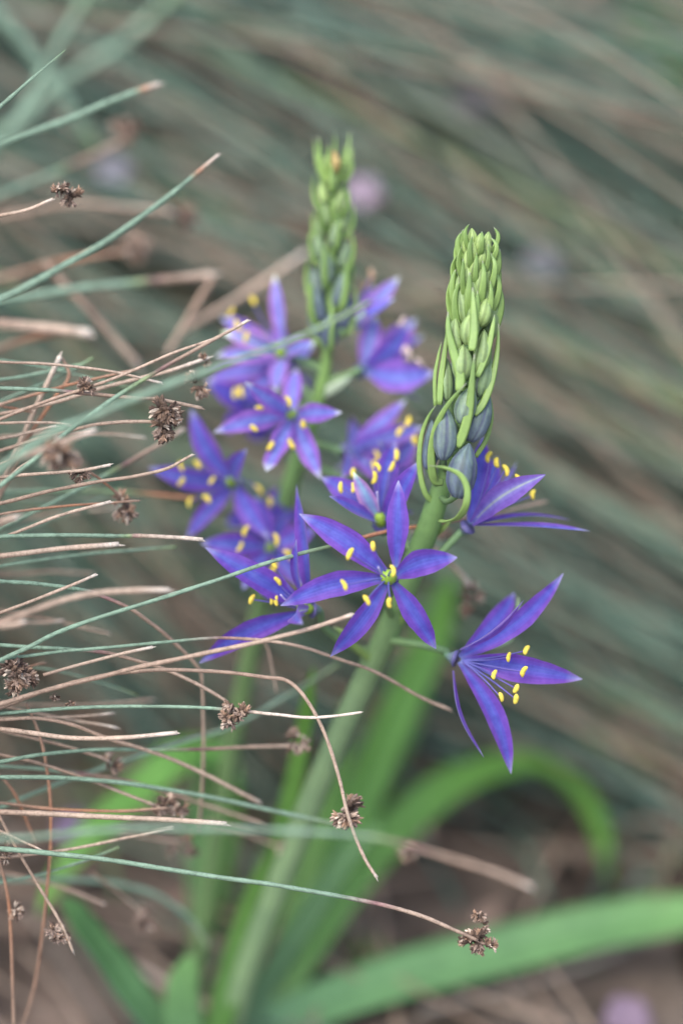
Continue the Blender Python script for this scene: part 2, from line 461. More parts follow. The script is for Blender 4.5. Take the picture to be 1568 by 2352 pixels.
rush('0', [(0, 495), (60, 482), (122, 458)], (.8, .6), (10, 8), 'tan', 'short tan rush stalk with a small loose seed head above the long green stem', heads=[(138, 440, .6, 22, 1), (168, 452, .7, 24, 1)])
# the bundle of dead stems with the big seed heads
rush('4', [(0, 400), (250, 410), (500, 425), (800, 455), (950, 468), (1205, 517)], (.2, -.1, .4), (11, 9), 'gb3', 'tan rush stem carrying the largest fluffy seed head below its end', heads=[(990, 515, .2, 35, 1), (985, 620, .3, 30, 1)])
rush('4', [(0, 580), (200, 505), (400, 437), (560, 380), (800, 290), (1000, 205), (1285, 98)], (-.2, -.2), (10, 7), 'brown', 'slender brown rush stem with a tiny dark seed head, ending beside the purple flowers', heads=[(515, 388, -.4, 21, 1)])
rush('4', [(0, 555), (300, 488), (560, 410), (800, 350), (1000, 296), (1245, 212)], (.8, .9), (10, 10), 'tan', 'grey-ended rush stem whose seed head hangs beside the hazy green blade', heads=[(1180, 365, .9, 28, 1), (1215, 235, .9, 15, 1)])
rush('4', [(0, 985), (200, 830), (450, 620), (700, 445), (1000, 265), (1250, 120), (1480, -10)], (-1.2, -.4), (13, 8), 'gb', 'long rush stem turning from green to brown, tip touching the lilac petals')
rush('4', [(-30, 900), (150, 775), (350, 645), (600, 540), (900, 420), (1200, 310), (1568, 170), (700, 768, '0'), (850, 695, '0')], (-4.5, -4.0), (22, 12), 'green', 'blurred green rush blade passing in front of the far flower spike')
rush('4', [(0, 770), (150, 728), (470, 637), (620, 605), (800, 598), (920, 603)], (.8, .3), (10, 9), 'brown', 'smooth brown rush stem leading into the underside of the largest seed head')
rush('4', [(0, 932), (300, 905), (480, 885), (660, 855)], (0, 0), (9, 8), 'tan', 'straight pale rush stem with a whitish cut end and a small tight seed head', heads=[(470, 905, .1, 21, 1)])
rush('4', [(0, 1083), (250, 1022), (550, 965), (800, 922), (1000, 872), (1150, 797)], (-.1, -.1), (11, 8), 'brown', 'brown rush stem with an upturned split tip pointing at the blurred flower')
rush('4', [(0, 880), (150, 810), (350, 728), (570, 642)], (-3.2, -2.8), (17, 14), 'tan', 'soft pinkish rush stem with a hazy seed head in front of the others', heads=[(375, 790, -2.9, 36, 0)])
rush('4', [(0, 985), (130, 700), (230, 480), (360, 207)], (1.6, 1.4), (12, 13), 'tan', 'upright tan rush stem broken off at a sharp bend', basept=(-.2, .05, 0))
rush('4', [(60, 930), (160, 705), (320, 470), (412, 330), (372, 215)], (1.9, 1.5), (12, 7), 'rust', 'folded rust-brown rush stem leaning beside the broken upright one', basept=(-.21, .07, 0))
rush('4', [(0, 1238), (200, 1137), (500, 985), (700, 880), (900, 762), (1092, 640)], (1.6, 3), (11, 13), 'gb', 'straight green rush stem slanting up behind the cluster of seed heads')
rush('4', [(30, 1280), (350, 1160), (662, 1078)], (.1, 0), (9, 9), 'tan', 'short tan rush stem with a bright white cut end')
rush('4', [(0, 1287), (300, 1277), (700, 1275), (900, 1280), (1210, 1304)], (0, -.1), (12, 11), 'gb', 'level rush stem half green and half tan with a pointed blunt end', keys=[(0, GREEN), (.5, GREEN), (.58, GREEN2 * 1.2), (.62, DARK * 1.8), (.68, TAN), (1, PALE)])
rush('4', [(-20, 1400), (300, 1360), (710, 1330)], (-.6, -.6), (14, 13), 'tan', 'thick straw-coloured rush stem cut square below the level stem')
rush('4', [(0, 1742), (300, 1622), (577, 1506)], (.1, 0), (9, 8), 'tan', 'short tan rush stem rising to a flat tip above the long green stem')
rush('4', [(0, 1545), (200, 1560), (400, 1590), (550, 1615), (750, 1695), (900, 1800), (1050, 1925), (1180, 2060), (835, 300, '5'), (840, 600, '5'), (822, 890, '5')], (.1, .6, 2.2, 3.5), (11, 8), 'gb3', 'rush stem arching over and dropping straight down as a rusty thread')
rush('4', [(0, 2020), (200, 1925), (400, 1835), (800, 1700), (1200, 1570), (1568, 1450), (700, 1270, '0'), (790, 1245, '0'), (880, 1222, '0'), (980, 1207, '0'), (1120, 1182, '0'), (1252, 1151, '0')], (-.2, -.1, .1, 1.2, 3.4), (13, 8), 'gb', 'long pale green rush stem running behind the sharp star flower and its stalk', keys=[(0, GREEN * 1.15), (.5, GREEN * 1.1), (.6, GREEN2), (.66, RUST), (.8, RUST * 1.5), (.9, TAN), (1, TAN)])
rush('4', [(0, 1795), (400, 1655), (700, 1612), (1015, 1600)], (-2.8, -2.4), (17, 14), 'tan', 'soft-focus pinkish straw with a blunt end under the arching stem')
rush('4', [(0, 1205), (60, 1175), (100, 1165)], (-2.6, -2.6), (19, 16), 'tan', 'stubby hazy pink straw beside the bright white cut end')
rush('4', [(0, 1815), (80, 1805), (150, 1790)], (-3, -3), (17, 14), 'tan', 'stubby hazy straw just above the fat brown seed head')
rush('4', [(0, 1000), (110, 880), (250, 798)], (.4, .3), (6, 4), 'tan', 'thin splintered grey twig between two seed heads')
rush('4', [(0, 850), (110, 812), (262, 778)], (.5, .4), (6, 5), 'rust', 'thin reddish twig just above the splintered grey twig')
# the middle bundle
rush('5', [(-30, 230), (20, 240), (60, 250)], (.2, .2), (9, 8), 'brown', 'rush stem with a fat brown seed head and a drooping string of spikelets', heads=[(55, 240, .2, 36, 1), (100, 265, .2, 30, 1), (60, 300, .3, 28, 1), (225, 335, .2, 13, 1), (285, 370, .2, 12, 1)])
rush('5', [(0, 130), (200, 140), (400, 157), (550, 190), (700, 235), (850, 310), (940, 368)], (.3, .8), (11, 8), 'gb3', 'rush stem sloping down to the back of the sharp round seed head')
rush('5', [(0, 190), (100, 177), (300, 150), (600, 125), (850, 105), (1000, 102), (1200, 125), (1400, 190), (1568, 250), (960, 1597, '0'), (1035, 1632, '0')], (0, .2, .8, 2), (9, 9), 'gb', 'thin rush stem crossing in front of the flower stalk below the star flower', keys=[(0, GREEN), (.35, GREEN), (.45, DARK * 1.6), (.55, TAN), (.75, BROWN), (1, TAN)])
rush('5', [(0, 372), (200, 312), (400, 267), (600, 215), (850, 160), (1100, 110), (1290, 60), (1452, 2)], (-.3, -.6, -1.1), (13, 11), 'brown', 'long tan rush stem rising under the side-on flower to a soft tip')
rush('5', [(0, 392), (250, 297), (450, 250), (650, 235), (900, 240), (1100, 260), (1195, 283), (1280, 380), (1350, 520), (1400, 680), (1440, 850), (1500, 1000), (1555, 1087)], (0, -.1, 0, .2), (11, 9), 'brown', 'brown rush stem kinked sharply downward past a seed head', heads=[(1432, 812, .5, 35, 1)])
rush('5', [(0, 410), (300, 390), (700, 385), (920, 392), (1040, 405), (1150, 420), (1300, 428), (1490, 405)], (.1, 0, 0), (10, 7), 'gb', 'level rush stem with one sharp round seed head and a white tip', heads=[(978, 375, -.1, 26, 1), (965, 430, -.2, 28, 1), (1000, 420, 0, 24, 1)], keys=[(0, GREEN), (.4, GREEN), (.46, DARK * 1.6), (.52, TAN), (.7, PALE), (1, PALE * 1.1)])
rush('5', [(180, 250), (400, 192), (630, 140)], (-.1, -.1), (9, 9), 'tan', 'short tan rush stem with a split white tip above the kinked stem', ext=False)
rush('5', [(0, 437), (130, 430), (280, 455), (450, 515), (600, 560), (750, 620), (900, 690), (1075, 778)], (0, .6, 1.8, 2.6), (10, 11), 'brown', 'wavy brown rush stem sinking away under the level seed head stem')
rush('5', [(0, 473), (120, 492), (250, 510), (450, 512), (733, 492)], (-.2, -.4), (13, 11), 'tan', 'smooth tan rush stem ending bluntly under the wavy brown one')
rush('5', [(0, 610), (200, 580), (450, 560), (750, 560), (1000, 553), (1235, 545)], (.4, 1.4, 2.6), (11, 8), 'gb', 'level green rush stem browning toward a hazy seed head by the flower stalk', heads=[(1225, 525, 2.6, 27, 0)])
rush('5', [(0, 805), (250, 700), (500, 610), (750, 530), (950, 470), (1200, 330), (1400, 205)], (2.2, 4, 5), (12, 10), 'green', 'blurred green rush stem rising behind the bundle of dead stems')
rush('5', [(0, 672), (300, 682), (600, 712), (900, 762), (1200, 830), (1430, 880)], (.3, 1.6, 3), (12, 12), 'green', 'green rush stem sloping gently past the lower seed heads')
rush('5', [(100, 930), (500, 890), (900, 885), (1250, 900), (1568, 930), (1000, 1960, '0'), (1120, 1997, '0'), (1222, 2040, '0')], (-5, -5.5, -6), (14, 14), 'gb', 'hazy thick rush stem stretching to a broad square tan end over the leaves', heads=[(540, 455, 5, 24, 0, '6')])
rush('5', [(0, 820), (300, 830), (700, 850), (935, 870)], (-.5, -.6), (15, 12), 'tan', 'thick pale straw lying level above the lowest green stem')
rush('5', [(0, 967), (200, 990), (500, 1025), (800, 1070), (1100, 1115), (1300, 1150), (400, 640, '6'), (560, 682, '6'), (700, 740, '6'), (800, 783, '6')], (0, -.4, -.3, .3), (14, 9), 'gb', 'lowest long green rush stem ending in an open tufted seed head', keys=[(0, GREEN), (.6, GREEN * 1.05), (.68, DARK * 1.8), (.75, TAN), (1, BROWN)], heads=[(800, 785, .4, 30, 1, '6'), (835, 810, .4, 22, 1, '6'), (808, 690, .4, 16, 1, '6'), (820, 735, .4, 17, 1, '6'), (760, 775, .5, 18, 1, '6')])
rush('5', [(-40, 1100), (150, 1098), (300, 1100), (500, 1115), (650, 1160), (780, 1260), (862, 1375)], (4, 6, 7), (15, 13), 'green', 'hazy green rush stem drooping in a bow over the dark soil')
rush('5', [(-20, 800), (70, 970), (150, 1105), (250, 1275), (305, 1400)], (.3, .9), (9, 7), 'brown', 'short brown rush stem slanting down to a tattered seed head', heads=[(215, 1290, .8, 26, 1), (245, 1340, .9, 22, 1)])
rush('5', [(110, 370), (170, 520), (205, 720), (212, 900), (200, 1100), (150, 1500), (90, 1720)], (1, 1.6, 3), (8, 9), 'rust', 'rusty upright rush stem hanging from the bundle down to the soil', ext=False)
rush('5', [(-20, 640), (60, 740), (120, 880), (150, 940)], (1.4, 2), (8, 7), 'rust', 'thin rusty rush stem curving down beside the hanging one')
rush('5', [(0, 1020), (30, 1150), (45, 1300), (60, 1720)], (1, 2), (8, 9), 'rust', 'rusty rush stalk rising from the soil past a small hazy seed head', heads=[(50, 1215, 1.2, 25, 0)], ext=False)
rush('5', [(0, 895), (90, 935), (180, 982)], (.4, .3), (8, 5), 'tan', 'very short tan rush stem pointing down at the lowest green stem', heads=[(15, 930, .5, 18, 0), (25, 1005, .6, 16, 0)])
rush('5', [(0, 580), (200, 630), (420, 705), (640, 790)], (.8, 1.6), (9, 8), 'brown', 'brown rush stem sloping down to a soft double seed head', heads=[(680, 780, 1.7, 28, 1), (735, 800, 1.8, 24, 1)])
rush('5', [(0, 632), (200, 642), (400, 668), (600, 712), (850, 790), (1090, 868)], (1.8, 3.6), (10, 8), 'gb3', 'faint brownish rush stem just under the gently sloping green one')
rush('5', [(0, 480), (250, 540), (400, 590), (450, 608)], (1.2, 1.8), (8, 7), 'brown', 'faint brown rush stem with a hazy seed head over the bright arching leaf', heads=[(455, 615, 2, 25, 0)])
rush('5', [(380, 1070), (480, 1140), (590, 1240)], (4.5, 5), (7, 6), 'brown', 'drooping rush tip with an oval hazy seed head over dark soil', heads=[(590, 1270, 5, 33, 0), (605, 1230, 5.1, 26, 0)], ext=False)
rush('5', [(500, 900), (640, 930), (790, 945)], (5, 5), (7, 6), 'brown', 'hazy rush tip with two small pale seed heads near the leaf bases', heads=[(800, 945, 5, 26, 0), (720, 990, 5.2, 20, 0)], ext=False)
rush('5', [(850, 860), (1000, 900), (1150, 960)], (6, 6), (7, 6), 'brown', 'hazy rush tip with one pale seed head against the flower stalk base', heads=[(1160, 965, 6, 27, 0)], ext=False)
rush('0', [(940, 1215), (990, 1255), (1040, 1300), (1078, 1345)], (4, 4.4), (13, 13), 'tan', 'dead rush stem with a broken seed head hanging behind the star flower', heads=[(1080, 1360, 4.4, 27, 0), (1075, 1400, 4.5, 20, 0), (1025, 1225, 3.6, 18, 0)], ext=False)
rush('0', [(560, 1455, ), (610, 1480), (635, 1590)], (2.5, 2.7), (6, 5), 'gb3', 'thin withered thread hanging below the side-on flower', ext=False)
# soft stems behind, on the crown side
rush('0', [(0, 690), (200, 660), (360, 645), (490, 632)], (5.5, 6.5), (20, 20), 'gb', 'blurred rush stem folded at an elbow above the seed heads')
rush('0', [(492, 634), (440, 720), (385, 810)], (6.5, 7), (18, 15), 'brown', 'blurred tan rush piece dangling down from the elbow', ext=False)
rush('0', [(100, 600), (200, 710), (320, 840)], (6.5, 7), (20, 20), 'brown', 'blurred brown rush stem slanting down behind the dead bundle', ext=False)
rush('0', [(0, 745), (100, 752), (210, 766)], (5, 5), (30, 26), 'tan', 'broad blurred straw lying level among the upper rushes')
rush('0', [(0, 800), (90, 775), (200, 760)], (6, 5), (16, 14), 'rust', 'blurred reddish straw tucked under the broad straw')
rush('0', [(420, 760), (540, 690), (700, 580)], (8, 9), (20, 16), 'tan', 'blurred straw rising behind the far spike of lilac flowers', ext=False)
rush('0', [(0, 450), (120, 400), (290, 320)], (8, 9), (16, 14), 'gb', 'blurred rush stem tipped with a pale fuzzy seed head high in the tussock', heads=[(295, 300, 9, 36, 0)])
rush('0', [(0, 500), (180, 470), (400, 490)], (8, 9), (18, 14), 'brown', 'blurred brown rush stem ending in a pinkish fuzzy seed head', heads=[(410, 490, 9, 40, 0)])
rush('0', [(0, 640), (150, 600), (310, 575)], (8, 8), (16, 14), 'rust', 'blurred rusty rush stem with a soft seed head under the thick green stem', heads=[(315, 570, 8, 36, 0)])
rush('0', [(0, 1130), (250, 1128), (450, 1145)], (3, 4), (14, 9), 'gb', 'blurred level rush stem reddening toward the purple flower', keys=[(0, GREEN), (.6, GREEN2), (.75, RUST * 1.4), (1, RUST * 1.5)])
rush('4', [(530, 890), (620, 960), (715, 1045)], (.6, 1.4), (7, 6), 'rust', 'short rusty rush end with a fluffy grey seed head below the upturned tip', heads=[(735, 1100, 1.5, 30, 1)], ext=False)

rx = random.Random(404)
for k in range(26):
    v0 = rx.uniform(820, 2050); ln = rx.uniform(90, 420); sl0 = rx.uniform(-.38, .28); cv = rx.uniform(-.12, .16); d0 = rx.choice([rx.uniform(.3, 1.2), rx.uniform(1, 4.5)])
    pts = [(q * ln - 10, v0 + sl0 * q * ln + cv * ln * q * q) for q in (0, .35, .7, 1)]
    straw = rx.random() < .7
    rush('0', pts, (d0, d0 + rx.uniform(-.3, 1)), (rx.uniform(6, 10), rx.uniform(5, 8)), rx.choice(['tan', 'brown', 'rust']) if straw else 'green',
         'fine straw-coloured rush end threaded through the bundle of dead stems' if straw else 'fine green rush end threaded through the bundle of dead stems',
         group='fine straw ends in the dead bundle' if straw else 'fine green ends in the dead bundle')

# ------------------------------------------------------------------ camas flowers
TOCAM = -FWD
def camvec(x, y, z):
    return unit(RGT * x + UPV * y + TOCAM * z)

def petal(parent, base, tip, width, roll=0.0, bow=0.0, curl=0.0, chan=.22, seed=0, nrm=None, tint=(1, 1, 1), blunt=0.0, flip=False):
    r_ = random.Random(seed)
    base = np.asarray(base); tip = np.asarray(tip)
    n = 15; Lr = np.linalg.norm(tip - base); T = unit(tip - base)
    nv = nrm if nrm is not None else TOCAM
    S = unit(np.cross(T, nv)); N = np.cross(S, T)
    s = np.linspace(0, 1, n)
    path = base + T * (Lr * s)[:, None] + S * (bow * Lr * np.sin(math.pi * s) * .5)[:, None] \
        + N * (Lr * (.10 * np.sin(math.pi * s * .9) + curl * s ** 2))[:, None]
    c, sn = math.cos(roll), math.sin(roll)
    S2 = S * c + N * sn; N2 = N * c - S * sn
    wd = np.interp(s, [0, .06, .15, .3, .45, .6, .75, .88, .95, 1], [.28, .36, .56, .86, 1, .97, .78, .44 + blunt, .2 + blunt, .03])
    m = 9; x = np.linspace(-1, 1, m)
    ph = r_.uniform(0, 6.28); fr = r_.uniform(5, 9); am = r_.uniform(.03, .08); asym = r_.uniform(-.12, .12); tw = r_.uniform(-.35, .35)
    V = []; UV = []
    el = [1 + .035 * math.sin(4.1 * q + ph) + r_.uniform(-.03, .03) for q in np.linspace(0, 3, n)]
    er = [1 + .035 * math.sin(5.3 * q + 2 * ph) + r_.uniform(-.03, .03) for q in np.linspace(0, 3, n)]
    for i in range(n):
        hw = width / 2 * wd[i]
        ct, st = math.cos(tw * s[i]), math.sin(tw * s[i])
        Sx = S2 * ct + N2 * st; Nx = N2 * ct - S2 * st
        for xx in x:
            off = chan * xx * xx * (1.1 - .5 * s[i]) - .05 * math.exp(-(xx / .18) ** 2) + am * math.sin(fr * s[i] + ph + (2 if xx > 0 else 0)) * xx * xx + asym * xx * s[i]
            V.append(path[i] + Sx * (hw * xx * (1 - .06 * xx * xx) * (1 + ((el[i] if xx < 0 else er[i]) - 1) * abs(xx) ** 3)) + Nx * (off * width / 2 * (wd[i] ** .7)))
            UV.append((xx, s[i]))
    F = [(i * m + j, i * m + j + 1, (i + 1) * m + j + 1, (i + 1) * m + j) for i in range(n - 1) for j in range(m - 1)]
    nn = np.cross(V[m] - V[0], V[1] - V[0])
    if np.dot(nn, N2) > 0: pass
    mb = MB(); mb.add(V, F if not flip else [q[::-1] for q in F], tint, UV)
    return mb.obj('petal', M_PETAL, parent)

def anther(parent, at, ang, seed, length=.0027, rad=.00058, colr=(.80, .64, .11)):
    r_ = random.Random(seed)
    d = camvec(math.cos(ang), math.sin(ang), r_.uniform(-.3, .3)); q = unit(np.cross(d, TOCAM))
    length *= r_.uniform(.8, 1.15); rad *= r_.uniform(.85, 1.1); bn = r_.choice([-1, 1]) * r_.uniform(.04, .24)
    t = np.linspace(-1, 1, 9)
    path = np.asarray(at) + d * (t * length / 2)[:, None] + q * ((1 - t ** 2) * length * bn)[:, None]
    rad_ = rad * np.sqrt(np.maximum(.12, 1 - np.abs(t) ** 3.5)) * np.array([r_.uniform(.88, 1.1) for _ in t])
    mb = MB(); tube(mb, path, rad_, np.array(colr) * r_.uniform(.92, 1.08), 8)
    mb.obj('anther', M_ANTHER, parent)

PEDCOL = np.array([.17, .28, .11])
def flower(plant, centre, petals, anthers, ped, z='0', dz=0.0, nrm=(-.2, .1, 1), Lreal=2.5, seed=0, sd=-.9, tint=(1, 1, 1), pistil=True, antcol=(.80, .64, .11), width=56, ovary=1.0):
    wk = 1.1 if dz < 2.5 else .98
    """centre (x, y) and tips in layout window z; petal = (x, y, k, roll, extra); k scales the depth swing of the tip"""
    cu, cv = Z(z, *centre); c = P(cu, cv, dz)
    mb = MB()
    N = camvec(*nrm)
    pth = spline([P(*q) for q in ped] + [c - N * .0035, c - N * .0012], 6)
    ss = np.linspace(0, 1, len(pth))
    tube(mb, pth, np.interp(ss, [0, .1, .8, .93, 1], [.0013, .0009, .0009, .0017, .0022]), ckeys([(0, PEDCOL), (.75, PEDCOL * np.array([.8, .9, 1.2])), (1, np.array([.13, .12, .3]))], ss), 8)
    f = mb.obj('flower', M_GREEN, plant)
    for i, pt in enumerate(petals):
        x, y, k = pt[:3]; roll = pt[3] if len(pt) > 3 else 0.0; ex = pt[4] if len(pt) > 4 else {}
        tu, tv = Z(z, x, y)
        Lp = math.hypot(tu - cu, tv - cv) / 100
        dd = k * math.sqrt(max(.04, Lreal ** 2 - Lp ** 2)) if Lp < Lreal else k * .3
        tip = P(tu, tv, dz + dd)
        b0 = ex.get('base')
        bpt = P(*Z(z, *b0), dz) if b0 else c
        bs = bpt + unit(tip - bpt) * .0007 - N * .0006
        petal(f, bs, tip, ex.get('w', width) * wk * PX * random.uniform(.95, 1.06), math.radians(roll), ex.get('bow', random.uniform(-.06, .06)), ex.get('curl', -.05), ex.get('chan', .24), seed * 31 + i, nrm=unit(N + TOCAM * .7), tint=ex.get('tint', tint), blunt=ex.get('blunt', 0), flip=ex.get('flip', False))
    r_ = random.Random(seed + 77)
    for i, a in enumerate(anthers):
        au, av = Z(z, a[0], a[1]); ad = a[2] if len(a) > 2 and a[2] is not None else sd
        at = P(au, av, dz + ad)
        fm = MB(); fp = spline([c + N * .0008, c * .5 + at * .5 + N * .0012, at], 6)
        tube(fm, fp, np.linspace(.00026, .00015, len(fp)), np.linspace([.19, .20, .58], [.16, .12, .45], len(fp)), 5)
        fm.obj('filament', M_FIL, f)
        anther(f, at, math.radians(a[3]) if len(a) > 3 else r_.uniform(.9, 2.3), seed * 57 + i, colr=antcol)
    if pistil:
        pm = MB(); t = np.linspace(0, 1, 9)
        body = c - N * .0008 + N * (t * .0042)[:, None]
        tube(pm, body, .00145 * ovary * np.sqrt(np.maximum(.02, 1 - (2 * t - .8) ** 2 / 1.5)) * np.where(t > .95, .3, 1), np.array([.25, .40, .05]), 9)
        sty = spline([body[-1], body[-1] + N * .003 + UPV * .0006, body[-1] + N * .005 + UPV * .0018], 4)
        tube(pm, sty, .00022, np.array([.42, .38, .62]), 5)
        pm.obj('pistil', M_GREEN, f)
    return f

def bud(parent, base, top, rad, age, seed):
    """six-ribbed bud; age 0 young green .. 1 slate violet"""
    r_ = random.Random(seed); base = np.asarray(base); top = np.asarray(top)
    T = unit(top - base); L = np.linalg.norm(top - base)
    S = unit(np.cross(T, TOCAM)); N = np.cross(S, T)
    n = 36; t = np.linspace(0, 1, 13)
    prof = np.interp(t, [0, .1, .25, .45, .65, .82, .93, 1], [.3, .66, .93, 1, .86, .55, .27, .05])
    yg = np.array([.27, .38, .125]); mg = np.array([.18, .27, .135]); sl_ = np.array([.085, .125, .150]); vi = np.array([.12, .09, .30])
    ph = r_.uniform(0, 6.28); V = []; K = []
    bend = r_.uniform(-.05, .05)
    for i, tt in enumerate(t):
        for j in range(n):
            th = j / n * 2 * math.pi
            rib = abs(math.cos(1.5 * th + ph)); q = 1 + .08 * rib ** .5 - .09 * (rib < .14)
            V.append(base + T * L * tt + S * (bend * L * math.sin(math.pi * tt)) + (S * math.cos(th) + N * math.sin(th)) * rad * prof[i] * q)
            a = min(1, max(0, age + .1 * r_.uniform(-1, 1)))
            cc = yg * (1 - min(1, a * 2)) + mg * min(1, a * 2) if a < .5 else mg * (2 - 2 * a) + sl_ * (2 * a - 1)
            if rib < .2: cc = cc * .5 + vi * .25 * (age > .4)
            elif age > .6: cc = cc * (1 - .3 * tt * (tt < .6)) + vi * .32 * max(0, .75 - tt)
            if rib > .97: cc = cc * .72
            elif rib > .8: cc = cc * 1.14 + .008
            K.append(cc)
    F = [(i * n + j, i * n + (j + 1) % n, (i + 1) * n + (j + 1) % n, (i + 1) * n + j) for i in range(len(t) - 1) for j in range(n)]
    F += [tuple(range(n))[::-1], tuple((len(t) - 1) * n + j for j in range(n))]
    mb = MB(); mb.add(V, F, np.array(K))
    return mb.obj('bud', M_BUD, parent)

BRC = np.array([.215, .335, .095])
def bract(parent, pts3, wid, seed, hint=None, colr=None, dark=0.0):
    r_ = random.Random(seed)
    path = spline(pts3, 6); s = np.linspace(0, 1, len(path))
    wd = np.interp(s, [0, .12, .4, .7, .9, 1], [.8, 1, .95, .7, .4, .08]) * wid
    base = (BRC if colr is None else np.array(colr)) * r_.uniform(.88, 1.12)
    col = ckeys([(0, base * 1.05), (.7, base), (.93, base * np.array([.8, .85, .9])), (1, np.array([.3, .3, .25]))], s)
    mb = MB(); strap(mb, path, wd, wid * .3, col, TOCAM if hint is None else hint, chan=.28, twist=r_.uniform(-.4, .4), nx=4)
    return mb.obj('bract', M_GREEN, parent)

def empty(name, loc):
    o = bpy.data.objects.new(name, None); C.objects.link(o); o.location = (0, 0, 0); o.empty_display_size = .01
    return o

# ---- the near plant
near = tag(empty('camas_plant', (0, 0, 0)), 'violet camas plant in sharp focus with star flower and plump green bud spike', 'flower')
STALK = [(500, 2490, 10.1), (560, 2250, 8), (640, 2030, 6.5), (740, 1780, 5), (830, 1580, 3.7), (895, 1440, 2.7), (965, 1260, 1.6), (1000, 1160, 1.1),
         (1030, 1060, .8), (1060, 900, .5), (1085, 720, .2), (1092, 560, 0)]
def stalk_obj(plant, ctl, widths, low=(.26, .36, .22)):
    p = spline([P(*q) for q in ctl], 8); s = np.linspace(0, 1, len(p))
    r = np.interp(s, np.linspace(0, 1, len(widths)), widths) * PX / 2
    mb = MB()
    th = np.arange(12)
    col = ckeys([(0, np.array(low)), (.35, np.array(low) * .85), (.55, np.array([.14, .26, .085])), (.8, np.array([.15, .26, .07])), (1, np.array([.2, .32, .08]))], s)
    tube(mb, p, r, col, 14)
    mb.obj('flower_stem', M_GREEN, plant)
    return p
axis_pts = stalk_obj(near, STALK, [66, 66, 66, 64, 62, 60, 56, 52, 44, 34, 24, 12], (.20, .31, .155))

def z1b(x, y, d): return P(*Z('1', x, y), d)
for i, (tx, ty, bx, by, wz, d, age) in enumerate([
        (1105, 1750, 1040, 2045, 128, -.35, .95), (975, 1545, 965, 1842, 104, -.25, .85), (1208, 1480, 1108, 1742, 104, .1, .9), (905, 1625, 882, 1892, 78, .45, .95),
        (1122, 1440, 1058, 1645, 92, -.3, .62), (1215, 1275, 1160, 1505, 84, 0, .5), (1075, 1218, 1060, 1415, 88, -.35, .3), (985, 1295, 988, 1525, 70, .25, .42),
        (1185, 1140, 1150, 1375, 78, -.25, .3), (1030, 1075, 1048, 1265, 78, -.2, .22), (1128, 1040, 1095, 1225, 82, -.45, .15), (1238, 1005, 1213, 1205, 66, .15, .28),
        (1200, 970, 1160, 1125, 78, -.3, .12), (1130, 1420, 1090, 1640, 90, 1.0, .8), (1050, 1280, 1040, 1480, 90, 1.1, .7), (1190, 1300, 1140, 1500, 90, 1.0, .7), (1110, 1100, 1090, 1300, 80, 1.0, .5)]):
    b, t_ = z1b(bx, by, d), z1b(tx, ty, d)
    bud(near, b, t_, wz * 1.22 * .4281 * PX / 2, age, 300 + i)
    k = np.argmin(np.linalg.norm(axis_pts - (b - unit(t_ - b) * .004), axis=1))
    mb = MB(); tube(mb, spline([axis_pts[k], (axis_pts[k] + b) / 2 - unit(t_ - b) * .0012, b + unit(t_ - b) * .0006], 4), .0007, np.array([.13, .22, .09]), 7)
    mb.obj('pedicel', M_GREEN, near)
for i, (pts, wz, d0, d1) in enumerate([
        ([(948, 2165), (985, 2168), (1040, 2150), (1085, 2085), (1093, 1995), (1058, 1922), (985, 1885), (888, 1870)], 44, .6, -1.1),
        ([(905, 2065), (865, 2010), (838, 1880), (845, 1730), (880, 1620), (925, 1548)], 32, .9, .2),
        ([(962, 1960), (920, 1950), (903, 1880), (905, 1760), (935, 1640), (1000, 1530), (1088, 1430)], 48, .4, -.8),
        ([(1040, 1770), (1075, 1690), (1105, 1570), (1118, 1430), (1133, 1272)], 54, -.3, -.7),
        ([(1138, 1825), (1195, 1730), (1225, 1610), (1215, 1482)], 28, .5, .2),
        ([(1130, 1598), (1180, 1535), (1225, 1420), (1255, 1260), (1262, 1108)], 42, -.2, -.1),
        ([(1052, 1470), (1055, 1380), (1020, 1260), (994, 1150), (990, 1045)], 54, -.5, -.5),
        ([(922, 1555), (920, 1400), (938, 1290), (956, 1208)], 22, .5, .5),
        ([(945, 1545), (955, 1400), (975, 1250), (992, 1110)], 36, .1, .1),
        ([(1118, 1255), (1130, 1150), (1128, 1030), (1122, 915)], 48, -.7, -.6),
        ([(1148, 1395), (1200, 1265), (1228, 1140), (1240, 1060)], 36, -.45, -.3),
        ([(1262, 1110), (1270, 1000), (1262, 885)], 24, .2, .2)]):
    L = np.linspace(d0, d1, len(pts)) if i else np.array([.7, .2, -.5, -.95, -1.05, -1.1, -1.1, -1.0])
    bract(near, [z1b(x, y, d) for (x, y), d in zip(pts, L)], wz * .4281 * PX, 500 + i)

def raceme_top(plant, a0, a1, n, rfun, lfun, agefun, seed, brl=1.5, dcol=None, lean=.30, bw=(.27, .36), fat=.235):
    """spiral of buds and bracts round the axis between two points"""
    r_ = random.Random(seed); a0 = np.asarray(a0); a1 = np.asarray(a1)
    A = unit(a1 - a0); S = unit(np.cross(A, TOCAM)); N = np.cross(S, A)
    ph = r_.uniform(0, 6.28)
    for k in range(n):
        s = (k / (n - 1)) ** .92
        th = ph + k * 2.39996
        o = S * math.cos(th) + N * math.sin(th)
        c = a0 + (a1 - a0) * s
        L = lfun(s) * r_.uniform(.92, 1.08); R = rfun(s)
        b = c + o * R * .38
        t_ = b + unit(A + o * lean * (1 - .5 * s)) * L
        bud(plant, b, t_, L * (fat + .03 * s), agefun(s), seed * 100 + k)
        bl = L * brl * r_.uniform(.9, 1.15)
        pts = [c - A * L * .12 + o * R * .2, b - A * L * .02 + o * R * .34, b + A * bl * .35 + o * R * .58, b + A * bl * .7 + o * R * .6, b + A * bl + o * R * r_.uniform(.3, .62)]
        bract(plant, pts, R * r_.uniform(*bw), seed * 200 + k, hint=o, colr=dcol)
